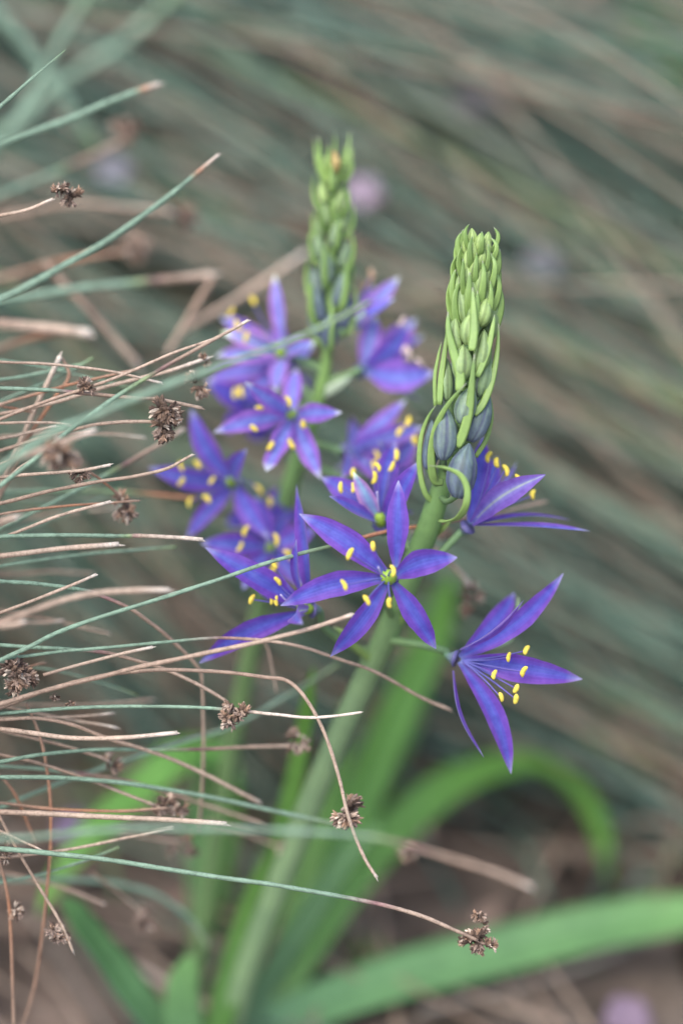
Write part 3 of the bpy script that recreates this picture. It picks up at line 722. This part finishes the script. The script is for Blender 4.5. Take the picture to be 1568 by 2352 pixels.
raceme_top(near, z1b(1118, 1170, .2), z1b(1148, 695, 0), 38, lambda s: .0064 - .0018 * s, lambda s: .0092 - .0050 * s, lambda s: .28 - .3 * s, 3, 1.12)

TIP1 = dict()
# main star flower
flower(near, (566, 622), [(603, 188, -.15, 8, dict(bow=.05, w=50, base=(590, 590))), (162, 338, -.2, -12, dict(bow=.1, w=56)), (78, 747, -.3, 5, dict(bow=.12, w=55)), (298, 976, .2, 12, dict(bow=-.1, w=50)),
               (772, 942, .15, -5, dict(bow=-.05, w=50)), (868, 532, -.25, -25, dict(bow=-.16, w=62, curl=-.02))],
       [(572, 593, -.9, 100), (493, 482, -.7, 95), (390, 517, -.8, 65), (358, 657, -1.0, 115), (460, 725, -.9, 120), (571, 735, -.8, 90)],
       [(905, 1425, 2.6), (890, 1390, 1.6)], z='2', dz=-.3, nrm=(-.35, .1, 1), Lreal=2.6, seed=1, ovary=1.3)
# flower low on the right, seen from the side
flower(near, (880, 990), [(1345, 608, .6, 20, dict(w=50)), (1165, 730, -.8, -20, dict(w=56, bow=-.08, base=(885, 950))), (1425, 1078, -.3, 0, dict(w=60, bow=-.05)), (1112, 1498, .2, 0, dict(w=52, bow=-.06)),
               (988, 1424, -.2, 55, dict(w=46, bow=.34, base=(852, 1030))), (1130, 690, .9, 30, dict(w=46))],
       [(1180, 948), (1100, 978), (1170, 1045), (1037, 1057), (1060, 1157), (1128, 1118), (1127, 1165)],
       [(880, 1468, 2.8), (960, 1480, 2.2), (1020, 1495, 1.6)], z='2', dz=.9, nrm=(.8, -.25, .5), Lreal=2.7, seed=2, sd=-.6, pistil=False)
# flower behind the buds on the right
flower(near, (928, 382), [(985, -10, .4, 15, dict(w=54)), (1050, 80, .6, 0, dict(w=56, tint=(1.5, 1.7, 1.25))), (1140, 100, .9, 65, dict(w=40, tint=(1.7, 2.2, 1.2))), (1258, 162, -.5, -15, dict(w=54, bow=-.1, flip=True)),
               (1372, 362, .5, 52, dict(w=50, bow=-.06)), (1458, 410, 0, 55, dict(w=46, bow=.06, tint=(1.3, 1.5, 1.15)))],
       [(1015, 85, -.1), (1050, 108, -.2), (1078, 145, -.3), (1140, 180, -.6), (1212, 252, .2)],
       [(985, 1300, 1.6), (1020, 1262, 1.5), (1055, 1225, 1.4)], z='2', dz=1.2, nrm=(.55, .6, .55), Lreal=2.7, pistil=False, seed=3)
# flower just behind the star flower
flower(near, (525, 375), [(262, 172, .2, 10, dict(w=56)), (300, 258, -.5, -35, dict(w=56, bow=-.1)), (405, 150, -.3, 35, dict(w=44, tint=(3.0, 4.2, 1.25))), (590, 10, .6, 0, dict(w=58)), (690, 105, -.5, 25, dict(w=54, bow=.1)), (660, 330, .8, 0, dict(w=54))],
       [(350, 220), (397, 220), (410, 155, .2), (490, 175), (508, 130), (570, 125, 0), (590, 75, .4)],
       [(975, 1300, 1.9), (940, 1260, 2.2), (900, 1225, 2.2)], z='2', dz=1.7, nrm=(-.1, .6, .7), Lreal=2.5, seed=4, sd=-.3)
# flower low on the left, side-on
flower(near, (870, 1855), [(800, 1185, .3, 25, dict(w=62, bow=.14)), (802, 1488, -.5, 35, dict(w=46)), (318, 1530, -.3, -18, dict(w=56, bow=.05)), (283, 2142, .3, 50, dict(w=52, bow=.06)),
               (828, 1932, -1.0, 0, dict(w=48)), (560, 1640, .9, 0, dict(w=54))],
       [(570, 1805), (668, 1805), (703, 1812), (703, 1710), (592, 1670), (690, 1615)],
       [(850, 1500, 3.2), (800, 1480, 2.8), (745, 1440, 2.2)], z='3', dz=1.2, nrm=(-.75, .2, .6), Lreal=2.9, seed=5, sd=-.3)
# narrow bracts low on the near stalk
bract(near, [P(858, 1520, 3.1), P(820, 1490, 2.6), P(790, 1455, 2.2), P(765, 1440, 2.1)], .0018, 901)
bract(near, [P(905, 1440, 2.6), P(930, 1410, 2.0), P(910, 1395, 1.6)], .0015, 902)
bract(near, [P(980, 1240, 1.8), P(1015, 1215, 1.4), P(1040, 1190, 1.2)], .0015, 903)
bract(near, [P(1085, 1490, 2.1), P(1160, 1475, 2.2), P(1185, 1425, 2.2), P(1190, 1370, 2.2)], .0019, 904, colr=(.22, .33, .17))

# leaves
LEAFC = np.array([.15, .335, .080]); LEAFB = np.array([.175, .345, .155])
def leaf(plant, pts, w, hint, colr=LEAFC, twist=0.0, chan=.25, prof=None):
    p = spline([P(*q) for q in pts], 9); s = np.linspace(0, 1, len(p))
    dpt = np.array([(camdepth(q) / 100 + FOCUS) / FOCUS for q in p])
    wd = np.interp(s, *(prof or ([0, .15, .5, .8, .95, 1], [.62, .85, 1, .8, .35, .04]))) * w * PX * dpt
    mb = MB()
    col = ckeys([(0, colr * np.array([1.25, 1.1, 1.5])), (.3, colr), (1, colr * np.array([1.05, 1.05, .8]))], s)
    strap(mb, p, wd, .0007, col, hint, chan=chan, twist=twist, nx=8)
    mb.obj('leaf', M_LEAF, plant)
UPH = camvec(0, .5, .85)
leaf(near, [(520, 2500, 10.5), (660, 2240, 12), (780, 2060, 13.5), (900, 1920, 14.5), (1020, 1820, 15.3), (1120, 1775, 16), (1220, 1760, 16.5), (1310, 1810, 16.5), (1370, 1900, 16.3), (1400, 2030, 16)], 118, camvec(.2, .75, .6), twist=[0, .1, .3, .35, 0])
leaf(near, [(540, 2470, 11.5), (680, 2200, 13), (800, 1900, 14), (900, 1660, 14), (990, 1470, 14), (1040, 1310, 13.5)], 104, camvec(.35, .1, .9), colr=LEAFC * 1.1)
leaf(near, [(440, 2500, 10.5), (370, 2370, 9.5), (270, 2240, 8.5), (190, 2130, 7.5), (140, 2060, 7)], 112, camvec(.1, .75, .65), colr=LEAFB * 1.35)
leaf(near, [(470, 2480, 10), (560, 2400, 10.4), (720, 2320, 11.2), (900, 2255, 12), (1150, 2190, 12.8), (1350, 2140, 13.2), (1568, 2105, 13.6), (1760, 2110, 13.6)], 140, camvec(-.1, .7, .7), colr=LEAFB * 1.12, prof=([0, .15, .5, .8, .95, 1], [.55, .8, 1, .95, .6, .1]))
leaf(near, [(500, 2500, 9.6), (560, 2260, 9), (630, 1990, 8), (680, 1780, 7), (705, 1640, 6.2), (720, 1530, 5.6)], 50, camvec(-.4, .1, .9), colr=LEAFC * .85)
leaf(near, [(480, 2500, 9), (510, 2340, 8.4), (560, 2150, 8), (615, 1960, 7.6)], 78, camvec(-.5, .1, .8), colr=LEAFC * .8)

leaf(near, [(510, 2490, 10.4), (600, 2280, 10), (720, 2080, 9.8), (800, 1960, 9.8), (880, 1890, 10)], 60, camvec(.3, .2, .9), colr=LEAFB * .95)
leaf(near, [(530, 2490, 11), (640, 2220, 12), (720, 1960, 12.5), (770, 1760, 12.5), (800, 1600, 12)], 62, camvec(-.2, .1, .9), colr=LEAFC * .8)
leaf(near, [(460, 2500, 10), (430, 2380, 9.2), (420, 2280, 8.6), (440, 2190, 8.2)], 90, camvec(0, .4, .9), colr=LEAFB * 1.3)

# ---- the far plant
far = tag(empty('camas_plant', (0, 0, 0)), 'paler blurred camas plant behind with sparse bud spike browned at its tip', 'flower')
FSTALK = [(430, 2420, 12.5), (470, 2100, 11), (520, 1780, 9.3), (580, 1480, 7.5), (630, 1250, 6.2), (665, 1120, 5.5), (700, 1010, 5), (730, 920, 4.6), (750, 820, 4.3), (762, 650, 4.0), (765, 400, 3.7)]
ax2 = stalk_obj(far, FSTALK, [50, 50, 50, 50, 48, 46, 42, 36, 28, 20, 10], (.15, .25, .10))
raceme_top(far, P(755, 800, 4.3), P(765, 395, 3.8), 25, lambda s: .0068 - .0022 * s, lambda s: .0105 - .0062 * s, lambda s: 1.15 - 1.3 * s, 4, 1.2, dcol=(.19, .31, .085), lean=.34, bw=(.20, .28), fat=.21)
for i in range(7):
    a = i * 2.4; o = RGT * math.cos(a) * .0042 + TOCAM * math.sin(a) * .004
    b = P(765, 420, 3.8)
    bract(far, [b + o * .4, b + o * .9 + UPV * .004, b + o * 1.15 + UPV * (.009 + .002 * (i % 3))], .0013, 950 + i)
mbt = MB(); tube(mbt, spline([P(768, 395, 3.5), P(772, 372, 3.4), P(766, 348, 3.5)], 4), np.interp(np.linspace(0, 1, 9), [0, .5, 1], [.0009, .0013, .0004]), np.array([.36, .27, .10]), 8)
mbt.obj('withered_tip', M_GREEN, far)
LIT_LILAC = (2.3, 2.8, 1.35); LIT_LILAC2 = (1.75, 1.95, 1.2)  # petal tints that paint the lighter lilac of light on the back flowers
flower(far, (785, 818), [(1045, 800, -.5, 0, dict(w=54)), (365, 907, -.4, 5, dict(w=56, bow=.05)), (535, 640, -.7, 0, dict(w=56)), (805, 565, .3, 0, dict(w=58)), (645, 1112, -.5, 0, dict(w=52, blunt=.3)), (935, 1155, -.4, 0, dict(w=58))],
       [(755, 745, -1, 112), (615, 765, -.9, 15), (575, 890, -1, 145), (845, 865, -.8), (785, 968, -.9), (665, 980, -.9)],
       [(690, 1030, 5), (685, 1000, 4.2)], z='3', dz=3.5, nrm=(-.2, .15, 1), seed=6, tint=LIT_LILAC2)
flower(far, (470, 1180), [(240, 785, -.2, 0, dict(w=62, bow=-.12)), (15, 1098, -.3, 0, dict(w=64, bow=-.1)), (215, 1475, -.2, 20, dict(w=52)), (535, 1000, -.8, 0, dict(w=54)), (655, 1470, -.4, 0, dict(w=58)), (300, 1010, .9, 0, dict(w=50))],
       [(190, 1090), (270, 1085), (185, 1170), (350, 1165), (320, 1270), (240, 1285)],
       [(640, 1180, 5.8), (600, 1150, 5.2)], z='3', dz=4.5, nrm=(-.5, .1, .9), seed=7, tint=(1.15, 1.25, 1.05))
flower(far, (670, 1530), [(590, 1250, .2, 0, dict(w=58)), (295, 1500, -.3, 0, dict(w=62)), (520, 1750, -.3, 0, dict(w=60)), (835, 1730, -.2, 0, dict(w=60)), (905, 1430, .2, 0, dict(w=60)), (760, 1350, .6, 0, dict(w=56))],
       [(540, 1440), (690, 1485), (500, 1520), (755, 1570), (680, 1625), (610, 1650)],
       [(600, 1380, 6.9), (615, 1320, 5.2)], z='3', dz=4.0, nrm=(-.1, .1, 1), seed=8, tint=(1.15, 1.25, 1.05))
flower(far, (735, 490), [(688, 65, -.1, 30, dict(w=56, bow=.06)), (410, 370, -.3, 0, dict(w=62, tint=(4.0, 5.0, 1.6))), (375, 495, -.2, 0, dict(w=56, tint=LIT_LILAC)), (900, 430, -.6, 0, dict(w=54, tint=LIT_LILAC)), (400, 290, .5, 0, dict(w=46, tint=(2, 2.4, 1.4))), (690, 690, -.4, 0, dict(w=56))],
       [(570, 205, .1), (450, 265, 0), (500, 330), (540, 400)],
       [(745, 850, 4.4), (700, 830, 4.5)], z='3', dz=5.0, nrm=(-.5, .35, .7), seed=9, tint=LIT_LILAC)
flower(far, (735, 560), [(320, 625, .4, 0, dict(w=56)), (560, 690, -.3, 0, dict(w=54)), (900, 440, -.3, 0, dict(w=56, tint=LIT_LILAC)), (700, 330, .6, 0, dict(w=50)), (880, 690, .3, 0, dict(w=50)), (600, 520, .7, 0, dict(w=50))],
       [(620, 600, -.2), (600, 640, -.2)], [(725, 930, 4.6), (690, 880, 4.9)], z='3', dz=5.6, nrm=(-.4, .2, .8), pistil=False, seed=10, tint=LIT_LILAC2)
flower(far, (1075, 345), [(1358, 75, 0, 15, dict(w=56, tint=LIT_LILAC)), (1330, 190, -.3, 25, dict(w=50, tint=(1.8, 2.1, 1.35))), (1230, 130, .5, 30, dict(w=50)), (1180, 250, -.8, 0, dict(w=46)), (1240, 330, .6, 30, dict(w=46))],
       [(1205, 90, .2), (1180, 125, .2), (1215, 50, .2)], [(758, 790, 4.2), (785, 760, 4.2)], z='3', dz=4.8, nrm=(.6, .5, .5), pistil=False, seed=11, tint=LIT_LILAC, antcol=(.62, .42, .3))
flower(far, (1170, 570), [(1232, 280, 0, 35, dict(w=66, bow=-.08)), (1405, 320, -.3, -10, dict(w=84, bow=.14, tint=(1.7, 1.9, 1.3))), (1450, 300, .4, 0, dict(w=64, tint=LIT_LILAC)), (1545, 590, -.2, -15, dict(w=84, bow=.26, tint=(1.7, 1.9, 1.3))), (1490, 390, .5, 45, dict(w=46)), (1480, 740, .2, 50, dict(w=46, bow=.1))],
       [(1365, 310, -.4), (1400, 490, -.6), (1460, 540, -.6), (1380, 460, -.5)], [(742, 880, 4.5), (800, 860, 4.5), (825, 850, 4.5)], z='3', dz=4.9, nrm=(.8, .4, .5), pistil=False, seed=12, tint=LIT_LILAC, antcol=(.62, .50, .46))
flower(far, (1090, 1010), [(1395, 735, 0, 20, dict(w=54)), (1485, 880, -.2, 0, dict(w=60, tint=LIT_LILAC2)), (1050, 1150, -.7, 0, dict(w=56)), (1110, 830, .6, 0, dict(w=52)), (1345, 1190, -.1, 0, dict(w=62, tint=LIT_LILAC2)), (1020, 1100, .7, 0, dict(w=50))],
       [(1400, 850), (1365, 910), (1445, 950), (1335, 1035), (1225, 1090)], [(700, 1010, 5.1), (745, 1025, 4.6), (780, 1035, 4.2)], z='3', dz=4.3, nrm=(.6, .1, .8), pistil=False, seed=13, tint=LIT_LILAC2)
flower(far, (1300, 1120), [(1250, 960, -.6), (1440, 940, -.2), (1480, 1120, .3), (1180, 1060, -.2), (1240, 1230, .4), (1400, 1230, .3)], [(1310, 1060), (1300, 1090), (1230, 1040)],
       [(690, 1060, 5.2), (780, 1090, 4.6)], z='3', dz=4.5, nrm=(.2, .3, .9), seed=14, tint=LIT_LILAC2)
flower(far, (560, 790), [(330, 640, -.2), (420, 900, .3), (640, 640, .4), (700, 900, .5), (500, 560, .3), (620, 960, .4)], [(480, 700), (520, 690)],
       [(730, 920, 4.7), (660, 940, 4.8)], z='3', dz=5.6, nrm=(-.4, .3, .9), seed=15, pistil=False)
flower(far, (620, 1330), [(480, 1180, .2), (760, 1230, .3), (430, 1400, .3), (830, 1360, .2), (560, 1560, .4), (720, 1500, .4)], [(600, 1220), (660, 1280)],
       [(650, 1190, 5.8), (635, 1200, 5.5)], z='3', dz=5.3, nrm=(-.1, .3, .9), seed=16, pistil=False)
bract(far, [P(738, 905, 4.5), P(775, 885, 4.3), P(808, 865, 4.2)], .0030, 960, colr=(.30, .38, .27))
leaf(far, [(410, 2430, 15.2), (470, 2180, 15.5), (520, 1900, 15), (505, 1760, 14.5), (420, 1740, 13.5), (320, 1820, 12.5), (220, 1910, 11.5), (140, 2010, 11), (90, 2100, 10.5)], 92, camvec(-.3, .6, .7), colr=LEAFC * 1.25, twist=[0, .1, .3, .2, 0])
leaf(far, [(440, 2440, 15), (455, 2250, 14.5), (460, 2050, 14), (450, 1880, 13.5), (460, 1760, 13)], 56, camvec(0, .1, 1), colr=LEAFB)
leaf(far, [(420, 2430, 15.5), (560, 2150, 16), (640, 1980, 16.5), (760, 1880, 17), (900, 1700, 17), (960, 1500, 16.5), (1000, 1330, 16)], 105, camvec(.3, .3, .9), colr=LEAFB * .85)
leaf(far, [(450, 2450, 15), (620, 2260, 15.5), (740, 2170, 15.5), (860, 2190, 15), (960, 2230, 14)], 90, camvec(.2, .8, .5), colr=LEAFC * .9)
leaf(far, [(480, 2450, 14.5), (900, 2310, 15), (1200, 2230, 15), (1400, 2270, 14.5), (1560, 2370, 14)], 95, camvec(0, .85, .5), colr=LEAFB * .75)

# ------------------------------------------------------------------ rushes arching behind: the mass, and the ones that stand out
def bg_path(crown, az, reach, hgt, droop, r_):
    n = 13; s = np.linspace(0, 1, n)
    d = np.array([math.cos(az), math.sin(az), 0]); q = np.array([-d[1], d[0], 0])
    sw = r_.gauss(0, .05)
    h = hgt * (1 - (1 - np.minimum(1, s / .42)) ** 2) * np.where(s > .42, 1 - droop * ((s - .42) / .58) ** 1.6, 1)
    return crown + d * (reach * s ** 1.15)[:, None] + q * (sw * reach * s ** 2)[:, None] + np.array([0, 0, 1.0]) * h[:, None]
def bg_ok(p, dmin=15.5):
    for q in p:
        u, v, d = topix(q)
        if d < -45: return False
        if -350 < u < 1750 and -150 < v < 2500 and d < (dmin if v < 1650 or u > 1480 else 17): return False
        if q[1] < .02 and q[0] > -.2: return False
    return True
GREY = np.array([.185, .21, .17])
PALB = [TEAL, TEAL * 1.3, TEAL * 1.1, TEAL * .7, TEAL * .9, GREEN * .8, GREEN * 1.1, GREEN, GREEN2, GREY, TAN * .8]
PALW = [TEAL, TEAL * .7, GREEN, GREEN2, GREY * 1.1, GREY * 1.3, BROWN * 1.1, TAN, TAN, TAN * 1.1]
PALF = [TAN * .9, TAN, GREY * 1.3, GREY, GREEN * 1.1, GREEN, TEAL * 1.3, BROWN, TEAL * .8]
def bg_stem(mb, p, r_, wr, pal):
    s = np.linspace(0, 1, len(p))
    c = pal[r_.randrange(len(pal))] * r_.uniform(.75, 1.15)
    e = c if r_.random() < .76 else BROWN * r_.uniform(.7, 1.2)
    tube(mb, p, np.linspace(wr, wr * .55, len(p)), ckeys([(0, c), (.55, c), (.85, e), (1, e)], s), 5)
def grow(n, crown, spread, azr, reach, hgt, pal, seed, dmin=15.5, wr=(.0008, .0015)):
    r_ = random.Random(seed); out = []; tries = 0
    while len(out) < n and tries < n * 10:
        tries += 1
        c = np.array([crown[0] + r_.gauss(0, spread[0]), crown[1] + r_.gauss(0, spread[1]), -.004])
        p = bg_path(c, math.radians(r_.uniform(*azr)), r_.uniform(*reach), r_.uniform(*hgt), r_.uniform(.5, .97), r_)
        if bg_ok(p, dmin): out.append((p, r_.uniform(*wr)))
    return out
SETS = [  # crown, spread, azimuth range (deg, 0 = to the right, negative = toward the lens), reach, height
    (800, (-.42, .36), (.06, .08), (-48, -5), (.40, .90), (.10, .27), PALB, 21),
    (700, (-.22, .64), (.10, .09), (-66, -18), (.40, .90), (.10, .26), PALB, 22),
    (520, (.10, .86), (.14, .10), (-74, -34), (.40, .85), (.08, .23), PALW, 23),
    (420, (.42, 1.0), (.16, .12), (-88, -48), (.40, .85), (.08, .20), PALW, 25),
    (300, (-.22, .24), (.05, .05), (-60, -8), (.2, .5), (.04, .13), PALB[:6], 24),
    (230, (-.30, .42), (.10, .10), (-50, -10), (.45, .80), (.16, .29), PALF, 26, 12, (.0005, .0009)),
    (230, (.00, .60), (.12, .10), (-68, -28), (.40, .70), (.12, .27), PALF, 27, 12.5, (.0005, .0009)),
    (200, (.28, .70), (.12, .10), (-80, -45), (.35, .65), (.10, .24), PALF, 28, 12.5, (.0005, .0009)),
]
mass = MB(); single = []
rb = random.Random(99)
for n, cr, sp, az, re, hg, pal, sdv, *ex in SETS:
    for i, (p, wr) in enumerate(grow(n, cr, sp, az, re, hg, pal, sdv, *ex)):
        if i % 20 == 0: single.append((p, wr * 1.15, pal))
        else: bg_stem(mass, p, rb, wr, pal)
o = mass.obj('rush_undergrowth', M_RUSH)
tag(o, 'mass of blurred green and straw rush stems arching down behind the flowers', 'rushes', kind='stuff')
for p, wr, pal in single:
    hue, cols = rb.choice([('straw-coloured', [TAN * .9, BROWN]), ('blue-green', [GREEN * 1.1, GREEN * 1.2]), ('olive', [GREEN2 * 1.1]), ('grey', [GREY * 1.2])])
    mb = MB(); bg_stem(mb, p, rb, wr, cols)
    tag(mb.obj('rush_stem', M_RUSH), f'blurred {hue} rush stem standing out from the arching mass behind the flowers', 'rush', f'blurred {hue} rushes arching behind the flowers')

# ------------------------------------------------------------------ litter on the soil, fallen petals, the broad-leaved weed
lit = MB(); r_ = random.Random(31)
for i in range(5200):
    x, y = r_.uniform(-.6, .9), r_.uniform(-.1, 1.9)
    L = r_.uniform(.006, .026); wd = L * r_.uniform(.12, .5); a = r_.uniform(0, 6.28); tl = r_.uniform(-.3, .3); z = r_.uniform(.001, .006)
    d = np.array([math.cos(a) * math.cos(tl), math.sin(a) * math.cos(tl), math.sin(tl)]); sdv = unit(np.cross(d, [0, 0, 1]) + np.array([0, 0, r_.uniform(-.4, .4)])); up = np.cross(sdv, d)
    c = np.array([x, y, z + abs(math.sin(tl)) * L * .5]); k = r_.uniform(-.3, .4) * wd
    V = [c - d * L / 2, c - sdv * wd / 2 + up * k, c + up * k * .2, c + sdv * wd / 2 + up * k, c + d * L / 2, c - up * .0006]
    pal = [(.17, .12, .09), (.31, .225, .18), (.42, .32, .265), (.06, .044, .034), (.24, .16, .13), (.04, .032, .022)]
    lit.add(V, [(0, 1, 2), (0, 2, 3), (1, 4, 2), (2, 4, 3), (0, 5, 1), (0, 3, 5), (1, 5, 4), (3, 4, 5)], np.array(pal[r_.randrange(6)]) * r_.uniform(.7, 1.25))
for i in range(1500):                                       # fallen straw and twigs
    x, y = r_.uniform(-.4, .6), r_.uniform(.0, 1.0); a = math.radians(r_.gauss(-40, 35)); L = r_.uniform(.03, .11)
    d = np.array([math.cos(a), math.sin(a), r_.uniform(-.08, .08)]); c = np.array([x, y, r_.uniform(.003, .009)])
    cc = [TAN * 1.1, TAN, BROWN, PALE * .8, TEAL, GREEN * .9, GREEN2][r_.randrange(7)] * r_.uniform(.7, 1.15)
    tube(lit, spline([c - d * L / 2, c + np.array([0, 0, r_.uniform(-.003, .006)]), c + d * L / 2], 3), r_.uniform(.0005, .0011), cc, 4)
tag(lit.obj('leaf_litter', M_LITTER, None, False), 'brown dead leaf litter covering the soil under the rushes', 'litter', kind='stuff')

gr = MB(); r_ = random.Random(52)
n = 0
while n < 420:                                             # thin young grass and straw between the rushes
    b = np.array([r_.uniform(-.10, .30), r_.uniform(.02, .42), -.002]); a = math.radians(r_.gauss(-35, 55)); h = r_.uniform(.012, .045); L = r_.uniform(.02, .07)
    d = np.array([math.cos(a), math.sin(a), 0])
    p = spline([b, b + d * L * .35 + np.array([0, 0, h]), b + d * L * .75 + np.array([0, 0, h * .95]), b + d * L + np.array([0, 0, h * .45])], 3)
    ok = all(not (q[2] < 12.6 or (q[2] < 17.5 and q[0] < 1430 and q[1] < 2080) or (q[2] < 15 and q[1] > 2080 and q[0] < 1100)) for q in map(topix, p))
    if not ok and r_.random() > .02: continue
    n += 1
    if not ok: continue
    tube(gr, p, np.linspace(.0011, .0003, len(p)), [GREEN, GREEN2 * 1.1, LEAFB * .8, TEAL, TAN, BROWN, TAN * .8][r_.randrange(7)] * r_.uniform(.8, 1.2), 5, flat=.4)
tag(gr.obj('ground_grass', M_RUSH), 'thin blurred grass blades and straw sprouting from the litter', 'grass', kind='stuff')

def blossom(u, v, d, size, colr, label, cat='blossom'):
    """small five-petalled pink blossom caught among the rushes"""
    c = P(u, v, d); root = tag(empty('fallen_blossom', c), label, cat)
    nv = camvec(.1, .5, .8); a0 = random.uniform(0, 6)
    S = unit(np.cross(nv, RGT)); Q = np.cross(S, nv)
    for k in range(5):
        a = a0 + k * 1.2566; dr = S * math.cos(a) + Q * math.sin(a)
        p = spline([c, c + dr * size * .5 + nv * size * .12, c + dr * size], 5)
        wd = np.interp(np.linspace(0, 1, len(p)), [0, .3, .7, .92, 1], [.25, .7, 1, .75, .2]) * size * .95
        mb = MB(); strap(mb, p, wd, .0004, np.array(colr) * random.uniform(.9, 1.1), nv, chan=.15, nx=4)
        mb.obj('petal', M_PINK, root)
blossom(832, 440, 16, .0060, (.34, .27, .34), 'pale pink blossom caught in the rushes beside the far bud spike')
blossom(262, 392, 15, .0055, (.22, .22, .25), 'faint lilac blossom among the rushes above the thick green stem')
blossom(1100, 225, 19, .0085, (.16, .135, .16), 'dusky mauve blossom deep in the rushes above the near bud spike')
blossom(1245, 605, 17, .006, (.19, .18, .21), 'greyish lilac blossom in the rushes beyond the near bud spike')
blossom(1440, 2340, 11.5, .0068, (.27, .20, .27), 'pink blossom lying on the litter below the long lower leaf')
blossom(170, 1905, 13, .0055, (.28, .21, .33), 'mauve blossom half hidden behind the lower rush bundle')

# broad-leaved weed beyond the rushes
wd_ = tag(empty('broad_leaved_weed', (0, 0, 0)), 'bright green broad-leaved weed growing beyond the arching rushes', 'weed')
for k, (u, v, d, a, L, W) in enumerate([(1480, 110, 24, 30, .034, .024), (1560, 40, 25, 100, .034, .024), (1590, 140, 24, -20, .034, .022), (1530, 170, 23, -70, .026, .02)]):
    tip = P(u, v, d) + camvec(math.cos(math.radians(a)), math.sin(math.radians(a)), .2) * L * .5
    st = tip - camvec(math.cos(math.radians(a)), math.sin(math.radians(a)), .2) * L
    p = spline([st, (st + tip) / 2 + UPV * .006, tip], 7)
    wd = np.interp(np.linspace(0, 1, len(p)), [0, .2, .5, .8, 1], [.1, .75, 1, .6, .03]) * W
    mb = MB(); strap(mb, p, wd, .0005, np.array([.09, .26, .075]), camvec(0, .6, .7), chan=.2, nx=6); mb.obj('leaf', M_LEAF, wd_)
g0 = P(1530, 130, 25)
mb = MB(); tube(mb, spline([np.array([g0[0], g0[1] + .02, 0]), g0 * .5 + np.array([g0[0], g0[1] + .02, 0]) * .5, g0], 5), .0016, np.array([.12, .22, .07]), 7); mb.obj('stem', M_GREEN, wd_)
